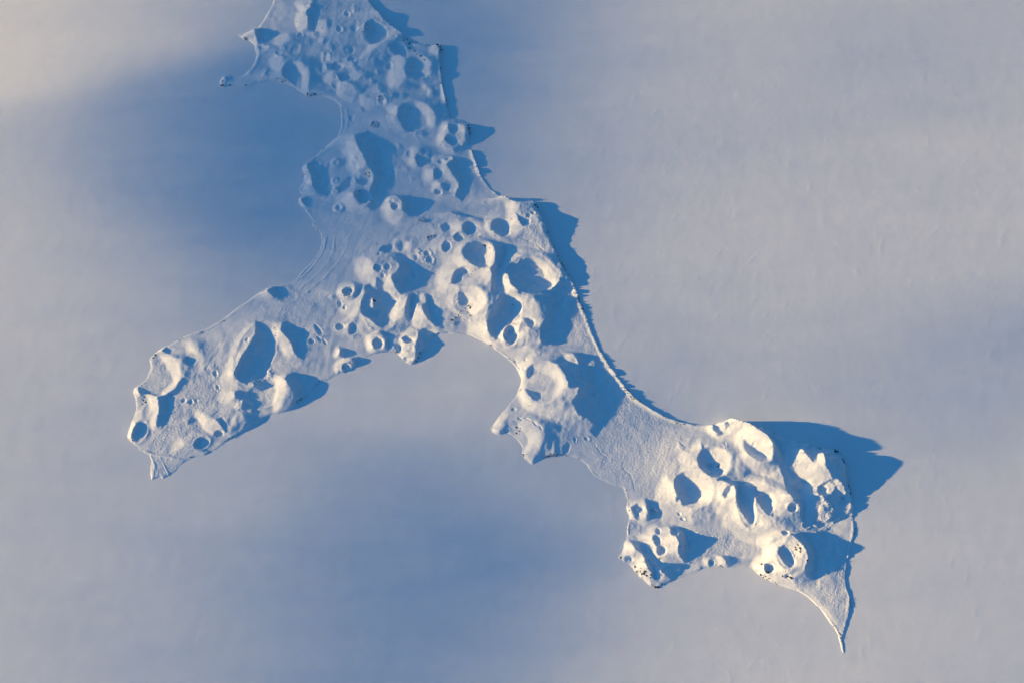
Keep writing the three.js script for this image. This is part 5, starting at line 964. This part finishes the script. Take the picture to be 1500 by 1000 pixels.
const heightAt = (x, z) => { const u = clamp((x - x0) / S, 0, NX - 2), v = clamp((z - z0) / S, 0, NZ - 2), i = u | 0, j = v | 0, f = u - i, g = v - j, k = j * NX + i; return (Hf[k] * (1 - f) + Hf[k + 1] * f) * (1 - g) + (Hf[k + NX] * (1 - f) + Hf[k + NX + 1] * f) * g; };

// ------------------------------------------------------------------ cut the field into the ground, the hills and their craters
const slot = new Int32Array(N);
const lists = new Map();
for (let j = 1; j < NZ - 2; j++) for (let i = 1; i < NX - 2; i++) {
  const k = j * NX + i;
  if (Math.max(Hf[k], Hf[k + 1], Hf[k + NX], Hf[k + NX + 1]) < -0.6) continue;
  const key = OWN[k] < 0 || SD[k] < 0.5 ? -1 : OWN[k] * 32 + PRT[k];
  if (!lists.has(key)) lists.set(key, []);
  lists.get(key).push(k);
}
function patch(cells, ox, oz) {
  const pos = [], nor = [], uv = [], idx = [], used = [];
  const v = k => {
    if (slot[k]) return slot[k] - 1;
    const i = k % NX, j = (k / NX) | 0, x = x0 + i * S, z = z0 + j * S;
    pos.push(x - ox, Hf[k], z - oz); uv.push(x / 37, z / 37);
    const a = (Hf[k - 1] - Hf[k + 1]) / (2 * S), b = (Hf[k - NX] - Hf[k + NX]) / (2 * S), l = 1 / Math.hypot(a, 1, b);
    nor.push(a * l, l, b * l); used.push(k); slot[k] = used.length; return used.length - 1;
  };
  for (const k of cells) { const a = v(k), b = v(k + 1), c = v(k + NX), d = v(k + NX + 1); if (Math.abs(Hf[k] - Hf[k + NX + 1]) < Math.abs(Hf[k + 1] - Hf[k + NX])) idx.push(a, c, d, a, d, b); else idx.push(a, c, b, b, c, d); }
  for (const k of used) slot[k] = 0;
  const g = new THREE.BufferGeometry();
  g.setAttribute('position', new THREE.Float32BufferAttribute(pos, 3)); g.setAttribute('normal', new THREE.Float32BufferAttribute(nor, 3)); g.setAttribute('uv', new THREE.Float32BufferAttribute(uv, 2)); g.setIndex(idx);
  return g;
}
{
  const m = new THREE.Mesh(patch(lists.get(-1), 0, 0), snowMat); m.name = 'peninsula_ground'; m.userData = { kind: 'structure', label: 'snow covered low ground of the peninsula' }; scene.add(m);
}
HILLS.forEach(([name, label, group, mounds, craters], id) => {
  const ox = mounds[0][0], oz = mounds[0][1], parts = [];
  for (let p = 0; p <= craters.length; p++) if (lists.has(id * 32 + p) && lists.get(id * 32 + p).length > 5) parts.push([p, new THREE.Mesh(patch(lists.get(id * 32 + p), ox, oz), snowMat)]);
  if (!parts.length) return;
  let o;
  if (parts.length === 1) o = parts[0][1];
  else { o = new THREE.Group(); for (const [p, m] of parts) { m.name = p ? 'crater_bowl' : 'outer_slope'; o.add(m); } }
  o.name = numbered(name); o.position.set(ox, 0, oz);
  o.userData = { label, category: name.split('_').pop().replace('basin', 'crater') }; if (group) o.userData.group = group;
  scene.add(o);
});

// ------------------------------------------------------------------ the frozen lake: wind packed snow with low drifts
{
  const s = 1.6, ax = -900, az = -680, nx = 1126, nz = 776;
  const h = new Float32Array(nx * nz);
  for (let j = 0; j < nz; j++) for (let i = 0; i < nx; i++) { const x = ax + i * s, z = az + j * s; h[j * nx + i] = 0.13 * n2(x, z, 70, 21) + 0.06 * n2(x + 0.5 * z, z * 0.4 - 0.2 * x, 22, 24) + 0.06 * n2(x, z * 0.6, 17, 22) + 0.03 * n2(x, z, 7, 23); }
  for (let q = 0; q < 2600; q++) { // low snow drifts, most of them on the windward eastern bay
    const east = rnd() < 0.8, x = east ? 100 + rnd() * 900 : ax + rnd() * nx * s, z = az + rnd() * nz * s, a = -0.5 + gauss() * 0.55, L = 2 + Math.pow(rnd(), 3) * 9, w = 1.25 + rnd() * 1.5, hh = (0.02 + 0.14 * Math.pow(rnd(), 2)) * (east ? 1 : 0.6), bend = gauss() * 0.05;
    const c = Math.cos(a), sn = Math.sin(a), R = L * 2.2 + 6;
    for (let j = Math.max(1, Math.floor((z - R - az) / s)); j < Math.min(nz - 1, (z + R - az) / s); j++) for (let i = Math.max(1, Math.floor((x - R - ax) / s)); i < Math.min(nx - 1, (x + R - ax) / s); i++) {
      const dx = ax + i * s - x, dz = az + j * s - z, v = dx * sn + dz * c, u = dx * c - dz * sn + bend * v * v;
      h[j * nx + i] += hh * Math.exp(-u * u / (w * w) - v * v / (L * L));
    }
  }
  const pos = [], nor = [], uv = [], idx = [], at = new Int32Array(nx * nz).fill(-1);
  for (let i = 0; i < nx; i++) { h[i] = 0; h[(nz - 1) * nx + i] = 0; } for (let j = 0; j < nz; j++) { h[j * nx] = 0; h[j * nx + nx - 1] = 0; }
  const dry = (x, z) => { const i = Math.round((x - x0) / S), j = Math.round((z - z0) / S); return i > 8 && j > 8 && i < NX - 8 && j < NZ - 8 && SD[j * NX + i] > 7; };
  const V = (i, j) => {
    const k = j * nx + i; if (at[k] >= 0) return at[k];
    const x = ax + i * s, z = az + j * s; pos.push(x, h[k], z); uv.push(x / 190, z / 190);
    const inn = i > 0 && j > 0 && i < nx - 1 && j < nz - 1, a = inn ? (h[k - 1] - h[k + 1]) / (2 * s) : 0, b = inn ? (h[k - nx] - h[k + nx]) / (2 * s) : 0, l = 1 / Math.hypot(a, 1, b);
    nor.push(a * l, l, b * l); return at[k] = pos.length / 3 - 1;
  };
  for (let j = 0; j < nz - 1; j++) for (let i = 0; i < nx - 1; i++) { if (dry(ax + (i + 0.5) * s, az + (j + 0.5) * s)) continue; const a = V(i, j), b = V(i + 1, j), c = V(i, j + 1), d = V(i + 1, j + 1); idx.push(a, c, b, b, c, d); }
  const bx = ax + (nx - 1) * s, bz = az + (nz - 1) * s, F = 30000; // the open ice, out to the horizon
  for (const [p, q, r, t] of [[-F, F, -F, az], [-F, F, bz, F], [-F, ax, az, bz], [bx, F, az, bz]]) { const o = pos.length / 3; for (const [x, z] of [[p, r], [q, r], [p, t], [q, t]]) { pos.push(x, 0, z); nor.push(0, 1, 0); uv.push(x / 190, z / 190); } idx.push(o, o + 2, o + 1, o + 1, o + 2, o + 3); }
  const g = new THREE.BufferGeometry();
  g.setAttribute('position', new THREE.Float32BufferAttribute(pos, 3)); g.setAttribute('normal', new THREE.Float32BufferAttribute(nor, 3)); g.setAttribute('uv', new THREE.Float32BufferAttribute(uv, 2)); g.setIndex(idx);
  const m = new THREE.Mesh(g, iceMat); m.name = 'frozen_lake'; m.userData = { kind: 'structure', label: 'frozen lake under smooth wind packed snow' }; scene.add(m);
}

// ------------------------------------------------------------------ lava boulders
const rocks = [];
for (let q = 0; q < 6; q++) {
  const g = new THREE.IcosahedronGeometry(1, 1), p = g.attributes.position;
  for (let i = 0; i < p.count; i++) { const x = p.getX(i), y = p.getY(i), z = p.getZ(i), f = 0.8 + 0.45 * pn.noise(x * 1.3 + q * 5, y * 1.3, z * 1.3 + q); p.setXYZ(i, x * f * 1.2, y * f * 0.8, z * f); }
  g.computeVertexNormals(); rocks.push(g);
}
for (const [label, group, x, z, sx, sz, a, n, size] of BOULDERS) for (let i = 0; i < n; i++) {
  const u = gauss() * sx, v = gauss() * sz, px = x + u * Math.cos(a) - v * Math.sin(a), pz = z + u * Math.sin(a) + v * Math.cos(a), h = heightAt(px, pz);
  if (h < 0.15) continue;
  const m = new THREE.Mesh(rocks[(rnd() * 6) | 0], rockMat), r = size * (0.28 + 0.95 * Math.pow(rnd(), 2.2));
  m.name = numbered('lava_boulder'); m.scale.set(r, r * (0.7 + 0.4 * rnd()), r * (0.8 + 0.6 * rnd())); m.rotation.y = rnd() * 6.28; m.position.set(px, h + r * 0.12, pz);
  m.userData = { label, category: 'boulder', group }; scene.add(m);
}

{ // loose lava rubble too small to tell apart, along the shore cliffs and on the blown crests
  const mats = [], q = new THREE.Quaternion(), e = new THREE.Euler();
  for (let t = 0; t < 900000 && mats.length < 2600; t++) {
    const i = 4 + ((rnd() * (NX - 8)) | 0), j = 4 + ((rnd() * (NZ - 8)) | 0), k = j * NX + i; if (SD[k] < 0.2 || Hf[k] < 0.3) continue;
    const x = x0 + i * S, z = z0 + j * S, slope = Math.hypot(Hf[k + 2] - Hf[k - 2], Hf[k + 2 * NX] - Hf[k - 2 * NX]) / (4 * S), patchy = n2(x, z, 23, 41) + 0.6 * n2(x, z, 8, 42);
    const want = (SD[k] < 4 ? sstep(0.0, 0.5, patchy) * (0.15 + sstep(0.3, 0.9, slope)) : sstep(0.3, 0.8, patchy) * sstep(0.38, 0.7, slope) * 0.12);
    if (rnd() > want) continue;
    const r = 0.3 + 0.7 * rnd() * rnd(); e.set(rnd() * 6, rnd() * 6, rnd() * 6); q.setFromEuler(e);
    mats.push(new THREE.Matrix4().compose(new THREE.Vector3(x + rnd() * S, Hf[k] + r * 0.1, z + rnd() * S), q, new THREE.Vector3(r * 1.3, r, r)));
  }
  const m = new THREE.InstancedMesh(rocks[2], rockMat, mats.length); mats.forEach((a, i) => m.setMatrixAt(i, a));
  m.name = 'lava_rubble'; m.userData = { kind: 'stuff', label: 'fine dark lava rubble scattered along the shore and crests', category: 'rubble' }; scene.add(m);
  console.log('rubble', mats.length);
}

// ------------------------------------------------------------------ ruined stone folds
for (const [label, x, z, L, W, a] of RUINS) {
  const o = new THREE.Group(); o.name = numbered('stone_ruin'); o.userData = { label, category: 'ruin' };
  const y = heightAt(x, z); o.position.set(x, y, z); o.rotation.y = -a;
  const wall = (w, d, px, pz, hh) => {
    const m = new THREE.Mesh(new RoundedBoxGeometry(w, hh + 1.6, d, 2, 0.18), stoneMat); m.name = 'wall'; m.position.set(px, (hh - 1.6) / 2, pz); o.add(m);
    const c = new THREE.Mesh(new RoundedBoxGeometry(w + 0.3, 0.5, d + 0.3, 2, 0.2), snowMat); c.name = 'snow_cap'; c.position.set(0, (hh + 1.6) / 2 + 0.05, 0); m.add(c);
  };
  wall(L, 1.0, 0, -W / 2, 1.5); wall(L * 0.62, 1.0, -L * 0.19, W / 2, 1.2); wall(1.0, W - 1.04, -L / 2 + 0.5, 0, 1.6); wall(1.0, W - 1.04, L / 2 - 0.5, 0, 1.3);
  if (L > 8.5) wall(0.9, W - 1.04, L * 0.08, 0, 1.0);
  scene.add(o);
}

// ------------------------------------------------------------------ the cloud bank west of the lake that dims the sun in drifting patches
{
  const TX = -860, TZ = -700, TS = 35, TW = 51, TH = 39, D = [25,27,30,33,37,43,49,55,64,72,81,92,104,116,127,148,169,182,183,185,187,188,190,191,168,147,128,114,101,89,80,73,66,60,57,54,51,52,53,54,55,56,57,57,58,58,59,60,61,61,61,25,26,29,33,36,42,48,55,63,71,80,91,103,115,126,147,168,181,183,185,187,188,190,191,168,147,128,114,101,89,80,73,65,60,57,54,51,52,53,54,55,56,57,57,58,58,59,60,61,61,61,25,26,29,32,36,42,48,54,62,71,79,90,102,114,125,146,167,181,183,185,187,188,190,191,168,147,128,114,101,89,80,72,65,60,57,54,52,52,53,54,55,56,57,57,58,58,59,60,61,61,61,25,25,29,32,35,41,47,53,61,70,79,89,102,114,125,145,166,181,183,185,187,188,190,192,168,147,128,113,101,89,80,72,65,60,57,53,52,52,53,54,55,56,57,57,58,58,59,60,61,61,61,25,25,28,31,35,40,46,53,60,69,78,89,101,118,137,158,173,185,187,188,190,190,191,192,167,146,127,112,100,87,79,71,64,60,57,55,54,55,56,58,59,60,61,61,61,61,61,61,61,61,61,25,25,28,31,34,40,46,52,60,68,77,88,100,123,159,177,184,189,191,192,193,193,192,192,167,145,125,111,98,86,78,71,64,60,58,57,56,58,60,62,63,64,65,65,64,64,63,62,61,61,61,25,25,27,31,34,39,45,51,59,67,78,115,183,238,227,199,196,194,195,196,197,196,194,192,167,144,124,110,97,85,77,70,64,61,60,58,59,62,64,66,67,69,69,68,67,66,64,62,60,60,60,25,25,27,30,33,38,44,56,95,150,188,209,232,249,253,223,210,200,201,201,201,198,194,191,165,142,122,108,95,84,76,70,63,61,61,60,62,64,67,69,70,72,72,70,69,67,64,62,59,59,59,25,25,26,30,43,74,113,134,152,168,186,207,230,251,264,237,222,210,209,207,206,198,191,185,159,136,115,103,92,81,75,69,64,62,62,61,62,63,65,66,66,67,66,65,64,62,60,58,57,57,57,44,44,52,73,86,100,115,132,150,167,185,205,228,252,274,252,235,222,218,214,210,199,189,179,153,129,109,98,88,79,74,69,65,64,63,62,62,62,62,62,62,61,61,59,58,57,56,55,55,55,55,56,56,59,70,82,96,111,128,146,163,181,202,225,252,285,267,249,234,228,221,215,200,186,173,147,123,102,93,85,77,73,69,66,65,64,63,62,61,60,58,57,56,55,54,53,53,52,52,52,52,52,54,54,55,66,78,90,105,121,139,157,177,200,223,251,285,269,252,237,228,220,212,196,180,166,142,120,101,92,84,76,72,68,64,63,62,61,59,58,57,56,55,54,53,52,51,51,51,50,50,50,50,52,52,52,62,73,84,98,114,131,151,173,199,221,247,277,264,249,235,225,214,205,189,174,160,139,119,101,92,84,76,71,66,62,60,59,57,56,56,55,54,53,53,52,52,51,51,50,49,49,49,49,50,50,50,58,68,79,92,108,124,145,170,199,220,243,267,258,245,234,221,209,198,182,167,154,135,118,102,93,84,76,70,64,59,57,55,54,53,53,53,52,52,52,52,51,51,50,49,48,48,48,48,47,47,47,53,62,72,84,98,112,133,159,189,209,228,248,243,233,224,210,196,183,168,154,141,127,113,100,91,83,74,68,62,57,55,53,51,51,51,51,51,51,51,51,51,51,50,49,48,48,48,48,47,47,47,51,58,65,75,86,97,114,135,159,179,196,216,216,208,200,185,170,156,142,129,117,109,101,93,86,78,71,66,61,56,54,53,51,51,51,51,51,51,51,51,51,51,51,51,51,51,51,51,47,47,47,49,54,60,66,75,84,97,115,134,152,169,189,191,185,179,164,147,132,119,107,96,92,89,86,80,74,68,64,59,55,54,52,51,51,51,51,51,51,51,51,51,52,53,54,54,54,54,54,47,47,47,48,51,55,59,66,73,82,97,112,128,145,164,169,164,159,144,127,111,99,88,77,77,78,79,75,70,66,62,58,55,53,52,52,52,52,52,52,52,52,52,52,53,55,57,58,58,58,58,49,49,49,49,52,55,58,64,70,78,89,101,113,124,137,140,137,133,123,111,99,89,80,71,71,72,74,71,69,67,65,62,60,58,56,55,55,55,55,56,57,58,60,61,63,66,68,68,68,68,68,50,50,50,50,52,55,58,62,68,73,82,90,98,105,113,115,113,110,104,96,88,80,72,64,65,66,68,68,68,68,68,67,66,63,60,58,58,58,59,61,62,65,68,71,74,77,79,80,80,80,80,51,51,51,51,53,55,57,61,65,70,75,81,86,89,92,92,91,89,85,81,76,70,64,58,59,61,63,65,67,69,71,72,72,68,64,61,61,61,63,65,68,72,77,82,86,89,92,92,92,92,92,53,53,53,53,54,56,58,61,65,68,72,76,80,82,84,85,84,82,80,78,76,72,66,61,63,66,70,75,80,84,80,76,72,68,63,62,63,64,66,70,73,77,80,84,84,84,84,84,84,84,84,55,55,55,55,56,58,59,62,64,67,69,72,74,76,78,78,77,76,75,76,76,73,68,64,67,72,77,86,95,100,89,79,72,68,63,62,64,66,70,74,79,81,83,84,81,78,76,76,76,76,76,57,57,57,57,58,59,61,62,64,66,67,68,69,70,71,72,71,70,70,73,76,75,71,67,72,78,85,97,110,117,99,82,72,67,63,63,66,68,73,79,85,85,85,83,78,72,69,69,69,69,69,59,59,59,59,59,61,62,64,65,67,68,70,72,74,77,80,83,86,89,92,96,94,90,85,86,88,90,98,107,109,92,76,66,62,58,58,61,63,67,71,75,75,75,73,69,65,64,64,64,64,64,60,60,60,60,60,62,64,65,66,68,69,72,74,78,83,87,95,102,109,113,118,117,111,106,102,98,94,99,104,102,85,69,60,56,52,53,56,58,61,63,65,65,65,64,62,59,58,58,58,58,58,61,61,61,61,61,63,65,66,67,69,71,74,76,82,88,95,106,119,129,135,140,140,134,128,119,109,101,101,102,96,79,63,55,51,48,49,51,54,55,56,56,57,57,56,55,54,54,54,54,54,54,61,61,61,61,61,63,64,66,68,69,72,75,79,85,93,100,111,123,134,141,148,149,145,141,133,123,115,110,105,96,77,61,53,49,46,47,48,50,51,52,53,54,54,54,54,53,53,53,53,53,53,61,61,61,61,61,63,64,66,68,70,73,77,81,88,97,106,117,129,140,147,155,159,157,156,148,139,130,119,108,95,76,58,50,47,44,44,45,46,47,49,50,51,52,52,52,52,52,52,52,52,52,61,61,61,61,61,62,64,66,69,71,74,79,84,91,100,110,121,132,144,152,161,166,165,165,157,147,137,121,107,91,73,56,49,46,43,43,43,43,45,46,48,50,51,51,52,52,52,52,52,52,52,61,61,61,61,61,62,65,67,70,74,77,82,87,93,102,112,122,134,145,153,162,167,165,163,153,141,129,112,97,83,69,56,50,47,44,44,43,44,45,47,48,50,51,52,52,53,53,53,53,53,53,61,61,61,61,61,62,65,68,72,76,81,85,89,96,104,114,124,135,146,155,164,168,165,162,149,135,121,104,88,75,65,56,51,48,45,44,43,44,45,47,48,50,51,52,53,54,54,54,54,54,54,61,61,61,61,61,62,65,68,72,76,81,86,90,95,103,111,121,132,143,151,159,162,157,152,138,123,109,93,79,69,62,54,51,48,45,44,43,44,45,47,49,50,52,53,54,54,54,54,54,54,54,61,61,61,61,61,62,64,67,71,76,81,85,90,95,101,108,117,127,139,145,152,154,147,139,125,109,95,83,72,64,58,53,50,48,45,44,43,44,46,47,49,50,52,53,54,54,54,54,54,54,54,61,61,61,61,61,61,64,67,70,75,80,85,89,94,99,105,113,123,134,141,147,148,138,129,114,98,84,74,65,59,55,52,49,47,45,44,43,44,46,47,49,50,52,53,54,54,54,54,54,54,54,61,61,61,61,61,61,64,67,70,75,80,84,89,93,99,104,112,123,134,140,146,148,138,129,114,98,84,74,65,59,55,51,49,47,45,44,43,44,46,47,49,51,52,53,54,54,54,54,54,54,54,61,61,61,61,61,61,63,66,69,74,79,84,88,93,98,104,112,122,133,140,146,148,139,129,114,98,83,74,65,59,55,51,49,47,45,44,43,44,46,48,49,51,52,53,54,54,54,54,54,54,54,61,61,61,61,61,61,63,66,69,74,79,83,88,93,98,104,111,122,133,140,146,148,139,130,114,98,83,74,65,59,55,51,49,47,45,44,43,45,46,48,49,51,52,53,54,54,54,54,54,54,54,61,61,61,61,61,61,62,65,68,73,78,83,88,92,98,103,110,121,132,140,146,149,139,130,114,98,83,74,65,59,55,51,49,47,45,44,43,45,46,48,50,51,52,54,54,54,54,54,54,54,54];
  const wt = f => { const f2 = f * f, f3 = f2 * f; return [(1 - 3 * f + 3 * f2 - f3) / 6, (4 - 6 * f2 + 3 * f3) / 6, (1 + 3 * f + 3 * f2 - 3 * f3) / 6, f3 / 6]; };
  const thick = (x, z) => { const u = (x - TX) / TS, v = (z - TZ) / TS, i = Math.floor(u), j = Math.floor(v), a = wt(u - i), b = wt(v - j); let s = 0; for (let q = 0; q < 4; q++) for (let p = 0; p < 4; p++) s += a[p] * b[q] * D[clamp(j + q - 1, 0, TH - 1) * TW + clamp(i + p - 1, 0, TW - 1)]; const e = Math.max(TX - x, x - TX - (TW - 1) * TS, TZ - z, z - TZ - (TH - 1) * TS); return s * sstep(220, 0, e); };
  const r = 1.3, area = 2.394 * r * r, cz = 4, cx = cz / Math.sin(SUN_EL), mats = [], q = new THREE.Quaternion(), e = new THREE.Euler();
  for (let z = TZ - 220; z < TZ + (TH - 1) * TS + 220; z += cz) for (let x = TX - 220; x < TX + (TW - 1) * TS + 220; x += cx) {
    const tau = thick(x + cx / 2, z + cz / 2) / 100 * (1 + 0.12 * n2(x, z, 90, 31));
    let n = tau * cz * cz / area; n = Math.floor(n) + (rnd() < n - Math.floor(n) ? 1 : 0);
    for (let i = 0; i < n; i++) {
      const gx = x + rnd() * cx, gz = z + rnd() * cz, t = (900 + 50 * n2(gx, gz, 130, 33) + 50 * gauss()) / Math.sin(SUN_EL);
      e.set(rnd() * 6, rnd() * 6, rnd() * 6); q.setFromEuler(e);
      mats.push(new THREE.Matrix4().compose(new THREE.Vector3(gx + sunDir.x * t, sunDir.y * t, gz + sunDir.z * t), q, new THREE.Vector3(r, r, r)));
    }
  }
  const m = new THREE.InstancedMesh(new THREE.IcosahedronGeometry(1, 0), cloudMat, mats.length); mats.forEach((a, i) => m.setMatrixAt(i, a));
  m.name = 'cloud'; m.userData = { kind: 'stuff', label: 'thin broken cloud bank in front of the low sun', category: 'cloud' }; scene.add(m);
  console.log('cloud wisps', mats.length);
}

scene.traverse(o => { if (o.isMesh) { o.castShadow = true; o.receiveShadow = true; } });
renderer.render(scene, camera);
